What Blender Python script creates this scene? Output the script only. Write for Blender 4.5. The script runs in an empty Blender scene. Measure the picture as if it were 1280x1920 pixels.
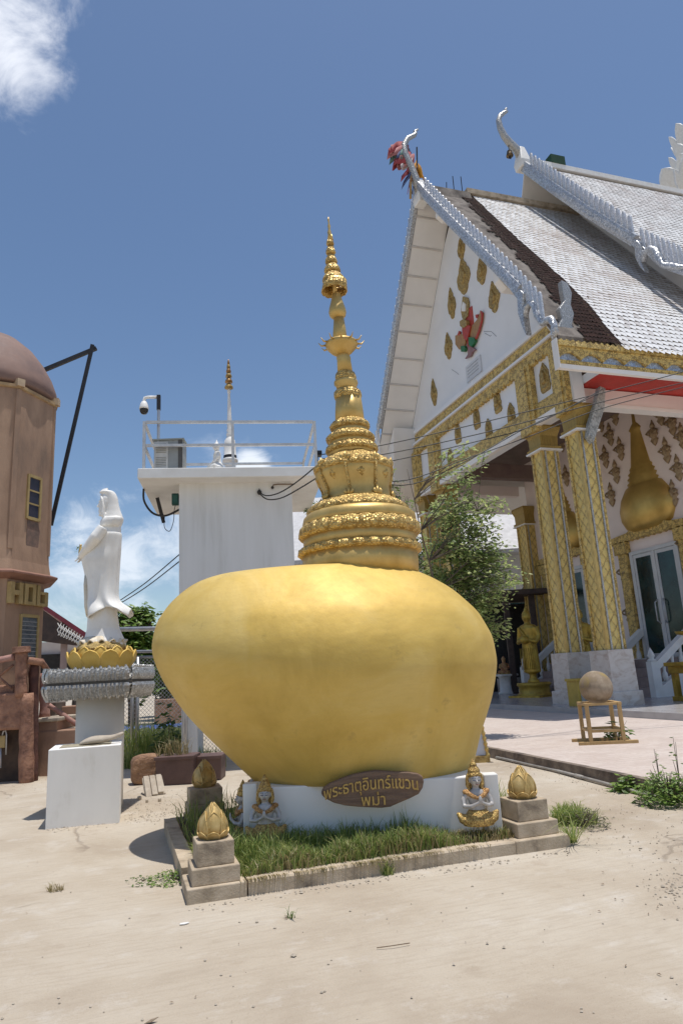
import bpy, bmesh, math, random
from mathutils import Vector, Matrix, noise
random.seed(7)
SC = bpy.context.scene; COL = SC.collection
PI = math.pi; A = math.radians(18.5)
# ---------------------------------------------------------------- camera geometry
F, CX, CY, EYE = 1280.0, 640.0, 960.0, 1.55
UPC = Vector((-304, -5460, F)).normalized()
YC = (Vector((0, 0, 1)) - UPC.z*UPC).normalized()
XC = YC.cross(UPC)
RV = Vector((math.cos(A), math.sin(A), 0)); GV = Vector((-math.sin(A), math.cos(A), 0))
def ray(px, py):
    c = Vector(((px-CX)/F, (py-CY)/F, 1))
    return Vector((c.dot(XC), c.dot(YC), c.dot(UPC)))
def toRG(p): return Vector((p.dot(RV), p.dot(GV), p.z))
def toW(q): return RV*q[0] + GV*q[1] + Vector((0, 0, q[2]))
def PX(px, py, R=None, G=None, Z=None, Y=None):
    d = ray(px, py); e = Vector((0, 0, EYE))
    if Z is not None: t = (Z-EYE)/d.z
    elif Y is not None: t = Y/d.y
    elif R is not None: t = R/d.dot(RV)
    else: t = G/d.dot(GV)
    return toRG(e + d*t)
def lerp(a, b, t): return a+(b-a)*t
def interp(tab, x):
    if x <= tab[0][0]: return tab[0][1]
    for (a, b), (c, d) in zip(tab, tab[1:]):
        if x <= c: return b+(d-b)*(x-a)/(c-a)
    return tab[-1][1]
# ---------------------------------------------------------------- materials
def nmat(name):
    m = bpy.data.materials.new(name); m.use_nodes = True
    nt = m.node_tree; b = nt.nodes['Principled BSDF']
    return m, nt, b
def N(nt, t, **k):
    n = nt.nodes.new('ShaderNode'+t)
    for a, v in k.items():
        if a.startswith('i_'): n.inputs[a[2:].replace('_', ' ')].default_value = v
        else: setattr(n, a, v)
    return n
def L(nt, a, b): nt.links.new(a, b)
def ramp(nt, fac, stops):
    r = nt.nodes.new('ShaderNodeValToRGB'); e = r.color_ramp.elements
    while len(e) < len(stops): e.new(.5)
    for x, (p, c) in zip(e, stops): x.position = p; x.color = tuple(c)+(1,) if len(c) == 3 else c
    L(nt, fac, r.inputs[0]); return r.outputs[0]
def mix(nt, f, a, b, mode='MIX'):
    n = nt.nodes.new('ShaderNodeMix'); n.data_type = 'RGBA'; n.blend_type = mode
    for i, v in ((0, f), (6, a), (7, b)):
        if hasattr(v, 'is_linked'): L(nt, v, n.inputs[i])
        elif isinstance(v, (int, float)): n.inputs[i].default_value = v
        else: n.inputs[i].default_value = tuple(v)+(1,)
    return n.outputs[2]
def math_(nt, op, a, b=0.0, c=0.0):
    n = nt.nodes.new('ShaderNodeMath'); n.operation = op
    for i, v in enumerate((a, b, c)):
        if hasattr(v, 'is_linked'): L(nt, v, n.inputs[i])
        else: n.inputs[i].default_value = v
    return n.outputs[0]
def coords(nt, sc=(1, 1, 1), kind='Object', rot=(0, 0, 0)):
    t = nt.nodes.new('ShaderNodeTexCoord'); m = nt.nodes.new('ShaderNodeMapping')
    m.inputs['Scale'].default_value = sc; m.inputs['Rotation'].default_value = rot
    L(nt, t.outputs[kind], m.inputs[0]); return m.outputs[0]
def noise_(nt, vec, scale, detail=5, rough=.6, dist=0.0):
    n = nt.nodes.new('ShaderNodeTexNoise'); n.inputs['Scale'].default_value = scale
    n.inputs['Detail'].default_value = detail; n.inputs['Roughness'].default_value = rough
    n.inputs['Distortion'].default_value = dist; L(nt, vec, n.inputs['Vector']); return n.outputs[0]
def bump_(nt, b, h, st=.3, dist=.02):
    n = nt.nodes.new('ShaderNodeBump'); n.inputs['Strength'].default_value = st
    n.inputs['Distance'].default_value = dist; L(nt, h, n.inputs['Height']); L(nt, n.outputs[0], b.inputs['Normal'])
def M(name, c1, c2=None, scale=3, rough=.6, metal=0, bs=0, bscale=40, bd=.01, stretch=(1, 1, 1), c3=None):
    m, nt, b = nmat(name); v = coords(nt, stretch)
    c2 = c2 or tuple(x*.8 for x in c1)
    f = noise_(nt, v, scale)
    st = [(.35, c2), (.62, c1)]
    if c3: st = [(.3, c3), (.45, c2), (.62, c1)]
    L(nt, ramp(nt, f, st), b.inputs['Base Color'])
    f2 = noise_(nt, v, scale*6, 3)
    L(nt, math_(nt, 'MULTIPLY_ADD', f2, .25, rough-.12), b.inputs['Roughness'])
    b.inputs['Metallic'].default_value = metal
    if bs: bump_(nt, b, noise_(nt, v, bscale, 6), bs, bd)
    return m
def relief(name, c1, c2, scale, metal=.5, rough=.4, st=(1, 1, 1), bd=.03, extra=None, reg=1.0):
    # carved ornament: cells with raised middles and dark grooves
    m, nt, b = nmat(name); v = coords(nt, st)
    vo = N(nt, 'TexVoronoi', i_Scale=scale, i_Randomness=reg); L(nt, v, vo.inputs['Vector'])
    vo2 = N(nt, 'TexVoronoi', feature='DISTANCE_TO_EDGE', i_Scale=scale*2.0, i_Randomness=reg); L(nt, v, vo2.inputs['Vector'])
    h = math_(nt, 'SUBTRACT', math_(nt, 'MULTIPLY', vo2.outputs['Distance'], 2.), vo.outputs['Distance'])
    nz = noise_(nt, v, scale*1.5, 4)
    f = math_(nt, 'ADD', h, math_(nt, 'MULTIPLY_ADD', nz, .8, .1))
    stops = [(.0, c2), (.35, c1)]
    col = ramp(nt, f, stops)
    if extra:
        col = mix(nt, ramp(nt, vo.outputs['Color'], [(.80, (0, 0, 0)), (.86, (.7, .7, .7))]), col, extra)
    L(nt, col, b.inputs['Base Color'])
    b.inputs['Metallic'].default_value = metal; b.inputs['Roughness'].default_value = rough
    bump_(nt, b, f, .9, bd); return m
def mosaic(name, tint, scale=60, dark=.35, amp=.5):
    m, nt, b = nmat(name); v = coords(nt)
    vo = N(nt, 'TexVoronoi', i_Scale=scale); L(nt, v, vo.inputs['Vector'])
    ed = N(nt, 'TexVoronoi', feature='DISTANCE_TO_EDGE', i_Scale=scale); L(nt, v, ed.inputs['Vector'])
    col = mix(nt, ramp(nt, vo.outputs['Color'], [(0, (0, 0, 0)), (1, (1, 1, 1))]), tuple(x*dark for x in tint), tint)
    col = mix(nt, ramp(nt, ed.outputs['Distance'], [(.02, (1, 1, 1)), (.05, (0, 0, 0))]), col, (.25, .22, .19))
    L(nt, col, b.inputs['Base Color']); b.inputs['Metallic'].default_value = .45
    b.inputs['Roughness'].default_value = .38
    # every small mirror tilts its own way
    g = N(nt, 'NewGeometry'); s = N(nt, 'VectorMath', operation='MULTIPLY_ADD')
    L(nt, vo.outputs['Color'], s.inputs[0]); s.inputs[1].default_value = (amp,)*3; s.inputs[2].default_value = (-amp/2,)*3
    a = N(nt, 'VectorMath', operation='ADD'); L(nt, g.outputs['Normal'], a.inputs[0]); L(nt, s.outputs[0], a.inputs[1])
    nn = N(nt, 'VectorMath', operation='NORMALIZE'); L(nt, a.outputs[0], nn.inputs[0]); L(nt, nn.outputs[0], b.inputs['Normal'])
    return m
def leafmat(name, c1, c2, c3, tr=.25):
    m, nt, b = nmat(name); g = N(nt, 'NewGeometry')
    L(nt, ramp(nt, g.outputs['Random Per Island'], [(0, c1), (.5, c2), (1, c3)]), b.inputs['Base Color'])
    b.inputs['Roughness'].default_value = .5
    t = N(nt, 'BsdfTranslucent'); L(nt, ramp(nt, g.outputs['Random Per Island'], [(0, c2), (1, c3)]), t.inputs[0])
    mx = N(nt, 'MixShader'); mx.inputs[0].default_value = tr
    out = nt.nodes['Material Output']; L(nt, b.outputs[0], mx.inputs[1]); L(nt, t.outputs[0], mx.inputs[2]); L(nt, mx.outputs[0], out.inputs[0])
    return m
# ---------------------------------------------------------------- mesh builder
class MB:
    def __init__(s): s.v = []; s.f = []
    def add(s, vs, fs, mat=None):
        o = len(s.v)
        for p in vs:
            p = Vector(p); s.v.append(mat @ p if mat else p)
        s.f += [[i+o for i in f] for f in fs]; return s
    def box(s, c, d, rz=0, top=1.0, mat=None):
        x, y, z = (k/2 for k in d); vs = []
        for k, t in ((-z, 1), (z, top)):
            for a, b in ((-x, -y), (x, -y), (x, y), (-x, y)): vs.append(Vector((a*t, b*t, k)))
        m = Matrix.Translation(Vector(c)) @ Matrix.Rotation(rz, 4, 'Z')
        if mat: m = mat @ m
        return s.add(vs, [(3, 2, 1, 0), (4, 5, 6, 7), (0, 1, 5, 4), (1, 2, 6, 5), (2, 3, 7, 6), (3, 0, 4, 7)], m)
    def bb(s, a, b): return s.box([(p+q)/2 for p, q in zip(a, b)], [abs(q-p) for p, q in zip(a, b)])
    def loft(s, rings, cap=True, closed=True, mat=None):
        n = len(rings[0]); vs = [p for r in rings for p in r]; fs = []
        for i in range(len(rings)-1):
            for j in range(n if closed else n-1):
                k = (j+1) % n; fs.append((i*n+j, i*n+k, (i+1)*n+k, (i+1)*n+j))
        if cap and closed:
            fs.append(tuple(reversed(range(n)))); fs.append(tuple((len(rings)-1)*n+j for j in range(n)))
        return s.add(vs, fs, mat)
    def ell(s, secs, n=20, mat=None, cap=True, fn=None):
        # secs: (cx,cy,z,rx,ry)
        rings = []
        for q in secs:
            cx, cy, z, rx, ry = q[:5]; r = []
            for j in range(n):
                a = 2*PI*j/n; k = fn(a, z) if fn else 1
                r.append((cx+rx*k*math.cos(a), cy+ry*k*math.sin(a), z))
            rings.append(r)
        return s.loft(rings, cap, True, mat)
    def lathe(s, prof, n=24, c=(0, 0, 0), mat=None, fn=None, cap=True):
        return s.ell([(c[0], c[1], c[2]+z, max(r, 1e-4), max(r, 1e-4)) for r, z in prof], n, mat, cap, fn)
    def tube(s, pts, rad, n=8, mat=None):
        pts = [Vector(p) for p in pts]; rings = []; k = len(pts)
        up = Vector((0, 0, 1)); prev = None
        for i, p in enumerate(pts):
            t = (pts[min(i+1, k-1)]-pts[max(i-1, 0)])
            t = t.normalized() if t.length > 1e-9 else Vector((0, 0, 1))
            if prev is None:
                u = t.cross(up if abs(t.z) < .9 else Vector((1, 0, 0))).normalized()
            else: u = (prev - t*prev.dot(t)).normalized()
            prev = u; w = t.cross(u)
            r = rad[i] if isinstance(rad, (list, tuple)) else rad
            rings.append([p+(u*math.cos(2*PI*j/n)+w*math.sin(2*PI*j/n))*r for j in range(n)])
        return s.loft(rings, True, True, mat)
    def bar(s, a, b, w, h=None):
        a, b = Vector(a), Vector(b); t = (b-a).normalized(); h = h or w
        u = t.cross(Vector((0, 0, 1)) if abs(t.z) < .95 else Vector((0, 1, 0))).normalized(); k = u.cross(t)
        ring = lambda p: [p+u*w/2+k*h/2, p-u*w/2+k*h/2, p-u*w/2-k*h/2, p+u*w/2-k*h/2]
        return s.loft([ring(a), ring(b)])
    def prism(s, poly, ax, d0, d1, mat=None):
        # poly in the plane normal to axis ax ('x': (y,z), 'y': (x,z), 'z': (x,y))
        def pt(a, b, d): return {'x': (d, a, b), 'y': (a, d, b), 'z': (a, b, d)}[ax]
        n = len(poly); vs = [pt(a, b, d0) for a, b in poly]+[pt(a, b, d1) for a, b in poly]
        fs = [tuple(range(n)), tuple(reversed(range(n, 2*n)))]+[(i, i+n, (i+1) % n+n, (i+1) % n) for i in range(n)]
        return s.add(vs, fs, mat)
    def sph(s, c, r, n=14, mat=None):
        rx, ry, rz = r if isinstance(r, (tuple, list)) else (r, r, r); k = max(6, n//2+1)
        return s.ell([(c[0], c[1], c[2]-rz*math.cos(PI*i/k), max(rx*math.sin(PI*i/k), rx*.02), max(ry*math.sin(PI*i/k), ry*.02)) for i in range(k+1)], n, mat)
    def petal(s, prof, a0, w, z0, z1, off=0, rim=.02, n=7, m=8, c=(0, 0, 0), pw=.6, tip=1.0, mat=None, ogive=False):
        # curved petal lying on the body of revolution prof(z)
        vs = []
        for i in range(m+1):
            t = i/m; z = lerp(z0, z1, t); ww = w*((1-t)**.7*(1+1.2*t) if ogive else (max(0, 1-t**(1/pw if pw < 1 else pw))**.5)*min(1, .75+t))
            for j in range(n+1):
                u = 2*j/n-1; a = a0+u*ww
                r = prof(z)+off+rim*(abs(u)**4)+tip*t*t
                vs.append((c[0]+r*math.cos(a), c[1]+r*math.sin(a), c[2]+z))
        fs = [(i*(n+1)+j, i*(n+1)+j+1, (i+1)*(n+1)+j+1, (i+1)*(n+1)+j) for i in range(m) for j in range(n)]
        return s.add(vs, fs, mat)
    def build(s, name, mat, parent=None, smooth=False, bevel=0, solid=0, sub=0, remesh=0, sm=4, weld=True, label=None):
        org = ORG.get(root(parent).name, (0, 0, 0)) if parent else (0, 0, 0)
        o3 = Vector(org)
        me = bpy.data.meshes.new(name); me.from_pydata([tuple(p-o3) for p in s.v], [], s.f); 
        bm = bmesh.new(); bm.from_mesh(me)
        if weld: bmesh.ops.remove_doubles(bm, verts=bm.verts, dist=1e-5)
        bmesh.ops.recalc_face_normals(bm, faces=bm.faces); bm.to_mesh(me); bm.free()
        o = bpy.data.objects.new(name, me); COL.objects.link(o)
        if mat: me.materials.append(mat)
        if parent: o.parent = parent
        else: o.rotation_euler.z = A
        if remesh:
            r = o.modifiers.new('r', 'REMESH'); r.mode = 'VOXEL'; r.voxel_size = remesh
            k = o.modifiers.new('s', 'SMOOTH'); k.iterations = sm; k.factor = .5; smooth = True; r.use_smooth_shade = True
        if solid:
            k = o.modifiers.new('t', 'SOLIDIFY'); k.thickness = solid; k.offset = 0
        if sub:
            k = o.modifiers.new('u', 'SUBSURF'); k.levels = k.render_levels = sub
        if bevel:
            k = o.modifiers.new('b', 'BEVEL'); k.width = bevel; k.segments = 2; k.limit_method = 'ANGLE'
        if smooth:
            for p in me.polygons: p.use_smooth = True
        if label: o['label'] = label
        return o
ORG = {}
def root(o):
    while o.parent: o = o.parent
    return o
def tag(o, label=None, cat=None, group=None, kind=None):
    for k, v in (('label', label), ('category', cat), ('group', group), ('kind', kind)):
        if v: o[k] = v
    return o
def thing(name, label, cat, loc=(0, 0, 0), rot=A, group=None, local=False):
    # Empty at the thing's base; loc in RG coordinates; local=True: meshes are given in the thing's own frame
    o = bpy.data.objects.new(name, None); COL.objects.link(o); o.empty_display_size = .2
    o.location = toW(loc); o.rotation_euler.z = rot
    ORG[o.name] = (0, 0, 0) if local else tuple(loc)
    return tag(o, label, cat, group)
def copy_tree(o, parent=None):
    c = o.copy(); COL.objects.link(c); c.parent = parent
    for ch in list(o.children): copy_tree(ch, c)
    return c
def place(src, loc, rot, label, scale=1, cat=None):
    c = copy_tree(src); c.location = toW(loc); c.rotation_euler.z = rot; c['label'] = label; c.scale = (scale,)*3
    return c
def struct(o, label=None): return tag(o, label, kind='structure')
def rnd(a, b): return random.uniform(a, b)
# ---------------------------------------------------------------- palette
def gold_paint():
    m, nt, b = nmat('gold_paint'); v = coords(nt)
    big = noise_(nt, v, 1.15, 6, .62, .6); mid = noise_(nt, v, 4.5, 6, .7); br = noise_(nt, coords(nt, (2, 2, 14)), 3.0, 5, .7)
    col = ramp(nt, big, [(.30, (.56, .375, .075)), (.5, (.68, .475, .115)), (.70, (.75, .56, .19))])
    col = mix(nt, ramp(nt, br, [(.36, (.22,)*3), (.6, (0, 0, 0))]), col, (.60, .415, .13))
    col = mix(nt, ramp(nt, mid, [(.26, (.6,)*3), (.38, (0, 0, 0))]), col, (.42, .28, .085))
    spk = noise_(nt, v, 42, 3, .8); col = mix(nt, ramp(nt, spk, [(.25, (.7,)*3), (.30, (0, 0, 0))]), col, (.24, .16, .07))
    L(nt, col, b.inputs['Base Color']); b.inputs['Metallic'].default_value = .45; b.inputs['Coat Weight'].default_value = .35; b.inputs['Coat Roughness'].default_value = .52
    L(nt, math_(nt, 'MULTIPLY_ADD', mid, .28, .56), b.inputs['Roughness'])
    h = math_(nt, 'ADD', math_(nt, 'MULTIPLY', noise_(nt, v, 2.2, 3, .5), 1.6), math_(nt, 'MULTIPLY', noise_(nt, v, 38, 5), .10))
    bump_(nt, b, h, .45, .03); return m
GOLD = gold_paint()
GOLDB = M('gold_bud', (.60, .435, .19), (.48, .335, .125), 7, .5, .4, .3, 60, .004, c3=(.36, .24, .085))
GOLDR = relief('gold_relief', (.70, .49, .17), (.40, .25, .07), 16, .5, .42, bd=.012)
GOLDS = M('gold_smooth', (.64, .45, .16), (.52, .35, .11), 5, .45, .5, .15, 90, .003)
GOLDT = relief('gold_temple', (.72, .52, .17), (.34, .23, .075), 7.5, .15, .42, bd=.02)
def gold_column():
    # interlaced lotus diamonds pressed in gilded stucco
    m, nt, b = nmat('gold_column'); v = coords(nt); sp = N(nt, 'SeparateXYZ'); L(nt, v, sp.inputs[0])
    u = math_(nt, 'ADD', sp.outputs[0], sp.outputs[1]); z = sp.outputs[2]
    a = math_(nt, 'MULTIPLY_ADD', u, 11.5, 0.0); c = math_(nt, 'MULTIPLY', z, 8.5)
    s1 = math_(nt, 'SINE', math_(nt, 'ADD', a, c)); s2 = math_(nt, 'SINE', math_(nt, 'SUBTRACT', a, c))
    lat = math_(nt, 'MULTIPLY', math_(nt, 'ABSOLUTE', s1), math_(nt, 'ABSOLUTE', s2))
    vein = math_(nt, 'ABSOLUTE', math_(nt, 'SINE', math_(nt, 'ADD', math_(nt, 'MULTIPLY', u, 46.), math_(nt, 'MULTIPLY', s1, 2.4))))
    vo = N(nt, 'TexVoronoi', feature='DISTANCE_TO_EDGE', i_Scale=24.); L(nt, v, vo.inputs['Vector'])
    f = math_(nt, 'ADD', math_(nt, 'MULTIPLY', lat, .75), math_(nt, 'ADD', math_(nt, 'MULTIPLY', vein, .22), math_(nt, 'MULTIPLY', vo.outputs['Distance'], .9)))
    col = ramp(nt, f, [(.10, (.30, .21, .09)), (.28, (.55, .39, .12)), (.55, (.80, .60, .20))])
    fl = noise_(nt, v, 9, 4, .7); col = mix(nt, ramp(nt, fl, [(.60, (0, 0, 0)), (.66, (.45,)*3)]), col, (.48, .47, .40))
    L(nt, col, b.inputs['Base Color']); b.inputs['Metallic'].default_value = .15; b.inputs['Roughness'].default_value = .42
    bump_(nt, b, f, .9, .03); return m
GOLDC = gold_column()
GOLDE = M('gold_emblem', (.50, .36, .13), (.24, .15, .05), 14, .5, .35, .6, 30, .02)
WHITEB = M('white_limewash', (.88, .87, .84), (.84, .83, .80), 1.8, .6, 0, .15, 60, .004, (1.5, 1.5, .6), c3=(.70, .675, .62))
WHITEG = M('white_tower_paint', (.73, .735, .735), (.69, .695, .69), 1.6, .7, 0, .12, 60, .003, (2.2, 2.2, .22), c3=(.60, .60, .585))
WHITE = M('white_paint', (.80, .80, .78), (.70, .69, .66), 1.4, .55, 0, .12, 60, .003)
WHITEW = M('white_weathered', (.88, .87, .85), (.82, .81, .79), 1.0, .6, 0, .12, 40, .003)
PLASTER = M('white_plaster', (.82, .81, .78), (.74, .72, .68), 5, .5, 0, .1, 80, .002)
GABLE = M('gable_white', (.80, .81, .83), (.75, .76, .78), .7, .6)
SOFFIT = M('soffit_cream', (.86, .83, .79), (.80, .77, .73), .8, .7)
PINKW = M('pink_wall', (.86, .76, .72), (.80, .70, .66), .9, .65)
RED = M('red_paint', (.50, .035, .025), (.40, .03, .02), 2, .5)
SILVER = mosaic('mirror_mosaic', (.80, .83, .87), 26)
PETM = mosaic('mirror_petal', (.60, .615, .62), 50, .45, .16)
FINM = mosaic('mirror_fin', (.90, .91, .93), 34, .7)
SILVERF = mosaic('mirror_fine', (.72, .72, .70), 70, .3)
BLUEM = mosaic('mirror_blue', (.50, .60, .75), 20, .6)
CONC = M('raw_concrete', (.52, .43, .32), (.41, .33, .235), 4, .9, 0, .6, 50, .01, c3=(.19, .15, .11))
CONCD = M('roof_mortar', (.225, .195, .17), (.13, .11, .095), 2.2, .9, 0, .8, 30, .03, c3=(.06, .05, .045))
LATH = M('roof_lath', (.065, .034, .028), (.016, .010, .009), 5, .8, 0, .9, 25, .05, (1, 1, 3))
STEEL = M('galvanised', (.52, .53, .55), (.42, .43, .45), 8, .4, .55)
BLACKS = M('black_steel', (.022, .022, .026), (.035, .03, .03), 8, .5, .3)
BLACK = M('black_rubber', (.015, .015, .016), (.03, .03, .03), 9, .55)
DARK = M('dark_wood', (.075, .05, .04), (.045, .03, .026), 5, .7)
WOODL = M('new_timber', (.50, .33, .14), (.38, .24, .10), 4, .6, 0, .2, 30, .003, (1, 1, .2))
WOODS = M('sign_timber', (.20, .125, .08), (.11, .065, .045), 4, .6, 0, .6, 14, .01, (.6, 3, 7))
LATH.node_tree.nodes['Principled BSDF'].inputs['Specular IOR Level'].default_value = .08
TERRA = M('terracotta_plaster', (.42, .275, .185), (.335, .215, .145), 1.5, .85, 0, .45, 35, .01, (1.6, 1.6, .5), c3=(.235, .16, .115))
TERRAD = M('dome_plaster', (.24, .15, .12), (.17, .11, .095), 1.5, .75, 0, .3, 40, .006)
RUST = M('rustic_cement', (.36, .19, .12), (.24, .12, .08), 5, .8, 0, .9, 16, .03, c3=(.10, .05, .035))
PINKC = M('pink_cement', (.42, .24, .20), (.32, .17, .14), 6, .8, 0, .6, 20, .02)
BROWNW = M('brown_wall', (.34, .21, .145), (.25, .15, .105), 1.8, .85, 0, .4, 25, .01)
YELLOW = M('ochre_paint', (.46, .34, .15), (.35, .25, .10), 5, .6)
MAROON = M('maroon_roof', (.24, .03, .05), (.16, .022, .035), 3, .5)
POT = M('brown_pot', (.13, .075, .065), (.09, .052, .046), 4, .55)
ROCK = M('laterite', (.36, .21, .12), (.20, .11, .07), 6, .9, 0, 1., 14, .05)
STONE = M('pale_stone', (.48, .42, .34), (.36, .30, .235), 6, .85, 0, .5, 30, .01)
BARK = M('bark', (.16, .125, .095), (.085, .065, .05), 6, .9, 0, .6, 30, .02, (1, 1, .3))
GLASS = M('dark_glass', (.012, .05, .05), (.004, .012, .013), .9, .12)
LEAF = leafmat('leaf_young', (.11, .18, .05), (.27, .37, .12), (.56, .60, .28), .5)
LEAFD = leafmat('leaf_dark', (.035, .075, .016), (.075, .14, .03), (.17, .25, .06))
LEAFB = leafmat('leaf_bush', (.06, .12, .016), (.13, .23, .035), (.27, .38, .08), .35)
GRASSM = leafmat('grass_blade', (.10, .17, .03), (.21, .30, .065), (.46, .47, .18), .45)
GRASSY = leafmat('grass_dry', (.18, .16, .06), (.30, .24, .11), (.40, .32, .17))
def concrete_ground():
    m, nt, b = nmat('cracked_concrete'); v = coords(nt)
    big = noise_(nt, v, .55, 6, .62, .4); mid = noise_(nt, v, 2.3, 7, .7); fine = noise_(nt, v, 22, 6, .7)
    col = ramp(nt, big, [(.28, (.335, .27, .20)), (.47, (.44, .375, .29)), (.68, (.53, .475, .39))])
    col = mix(nt, ramp(nt, mid, [(.55, (0, 0, 0)), (.72, (.7,)*3)]), col, (.56, .52, .46))
    col = mix(nt, ramp(nt, mid, [(.28, (.6,)*3), (.42, (0, 0, 0))]), col, (.33, .26, .19))
    # broom marks
    vs = coords(nt, (1.1, 9, 1), rot=(0, 0, -A+.05)); st = noise_(nt, vs, 3.2, 6, .75)
    col = mix(nt, ramp(nt, st, [(.40, (.35,)*3), (.52, (0, 0, 0))]), col, (.35, .285, .215))
    spk = noise_(nt, v, 60, 3, .8); col = mix(nt, ramp(nt, spk, [(.29, (.55,)*3), (.36, (0, 0, 0))]), col, (.22, .17, .12))
    # cracks
    wv = N(nt, 'VectorMath', operation='MULTIPLY_ADD'); nv = N(nt, 'TexNoise', i_Scale=1.3, i_Detail=6.); L(nt, v, nv.inputs['Vector'])
    L(nt, nv.outputs['Color'], wv.inputs[0]); wv.inputs[1].default_value = (.9, .9, .9); L(nt, v, wv.inputs[2])
    vo = N(nt, 'TexVoronoi', feature='DISTANCE_TO_EDGE', i_Scale=.27); L(nt, wv.outputs[0], vo.inputs['Vector'])
    cr = ramp(nt, vo.outputs['Distance'], [(.0, (1, 1, 1)), (.0035, (.8,)*3), (.006, (0, 0, 0))])
    gate = ramp(nt, noise_(nt, v, .8, 3), [(.50, (0, 0, 0)), (.58, (1, 1, 1))])
    crk = mix(nt, 1.0, cr, gate, 'MULTIPLY')
    col = mix(nt, math_(nt, 'MULTIPLY', crk, .6), col, (.20, .155, .115))
    grit = noise_(nt, v, 170, 2, .8); col = mix(nt, ramp(nt, grit, [(.33, (.45,)*3), (.42, (0, 0, 0)), (.62, (0, 0, 0)), (.70, (.35,)*3)]), col, ramp(nt, grit, [(.45, (.24, .185, .13)), (.55, (.62, .57, .49))]))
    # bare soil further back
    g = N(nt, 'SeparateXYZ'); L(nt, v, g.inputs[0])
    L(nt, col, b.inputs['Base Color']); b.inputs['Roughness'].default_value = .9
    h = math_(nt, 'ADD', math_(nt, 'MULTIPLY', st, .5), math_(nt, 'ADD', math_(nt, 'MULTIPLY', fine, .5), math_(nt, 'MULTIPLY', crk, -1.2)))
    bump_(nt, b, h, .55, .012); return m
def pavers():
    m, nt, b = nmat('pink_pavers'); v = coords(nt)
    br = N(nt, 'TexBrick', i_Scale=1.0); L(nt, v, br.inputs['Vector'])
    br.inputs['Brick Width'].default_value = .30; br.inputs['Row Height'].default_value = .15
    br.inputs['Mortar Size'].default_value = .006; br.inputs['Color1'].default_value = (.55, .47, .42, 1)
    br.inputs['Color2'].default_value = (.48, .395, .345, 1); br.inputs['Mortar'].default_value = (.40, .34, .29, 1)
    n1 = noise_(nt, v, 1.2, 5); n2 = noise_(nt, v, 14, 5)
    col = mix(nt, ramp(nt, n1, [(.35, (.5,)*3), (.65, (0, 0, 0))]), br.outputs[0], (.60, .53, .47))
    col = mix(nt, ramp(nt, n2, [(.3, (.5,)*3), (.5, (0, 0, 0))]), col, (.40, .30, .25))
    L(nt, col, b.inputs['Base Color']); b.inputs['Roughness'].default_value = .75
    bump_(nt, b, br.outputs['Fac'], -.4, .006); return m
def tiles():
    m, nt, b = nmat('roof_tile'); g = N(nt, 'NewGeometry'); v = coords(nt)
    col = ramp(nt, g.outputs['Random Per Island'], [(0, (.50, .47, .455)), (.2, (.66, .655, .65)), (1, (.75, .75, .75))])
    n1 = noise_(nt, v, .35, 6, .65, .5)
    col = mix(nt, ramp(nt, n1, [(.50, (0, 0, 0)), (.66, (.6,)*3)]), col, (.46, .39, .36))
    L(nt, col, b.inputs['Base Color']); b.inputs['Roughness'].default_value = .6; return m
def marble():
    m, nt, b = nmat('pale_marble'); v = coords(nt, (1, 1, 1.8), rot=(.4, .5, .2))
    n1 = noise_(nt, v, 2.2, 6, .65, 1.6)
    L(nt, ramp(nt, n1, [(.35, (.44, .36, .31)), (.5, (.56, .51, .47)), (.7, (.62, .58, .55))]), b.inputs['Base Color'])
    b.inputs['Roughness'].default_value = .35; return m
GROUND = concrete_ground(); PAVER = pavers(); TILE = tiles(); MARBLE = marble()
# ================================================================ ground and plaza
def ground_h(r, g):
    m = max(0, min(1, (g-2)/4))*max(0, min(1, (.2-r)/1.5))
    z = .05*m*(noise.noise((r*.5, g*.5, 3))+.3)
    z += .012*noise.noise((r*.9, g*.9, 0))*max(0, min(1, (12-abs(g))/4))
    d = max(abs(r-2.1)-1.8, abs(g-7.05)-1.8)
    return z*max(0, min(1, d/.6))-.0 if r < 6 else z*0
gr = [-300, -120, -60, -30, -18]+[-12+.4*i for i in range(61)]+[16, 24, 40, 80, 160, 300]
gg = [-200, -60, -20, -6]+[-3+.4*i for i in range(68)]+[28, 34, 45, 70, 120, 250, 500]
m = MB(); m.v = [Vector((a, b, ground_h(a, b))) for b in gg for a in gr]; w = len(gr)
m.f = [[j*w+i, j*w+i+1, (j+1)*w+i+1, (j+1)*w+i] for j in range(len(gg)-1) for i in range(w-1)]
struct(m.build('ground', GROUND, smooth=True))
PZ = .15
k1 = PX(927, 1404, Z=PZ); k2 = PX(1235, 1466, Z=PZ)
dk = (k2-k1).normalized(); nk = Vector((dk.y, -dk.x, 0))
if nk.x < 0: nk = -nk
a = k1-dk*20; b_ = k2+dk*6
m = MB(); pl = [a, b_, b_+Vector((40, 0, 0)), a+Vector((40, 0, 0))]
m.prism([(p.x, p.y) for p in pl], 'z', -.05, PZ); struct(m.build('plaza', PAVER))
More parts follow.
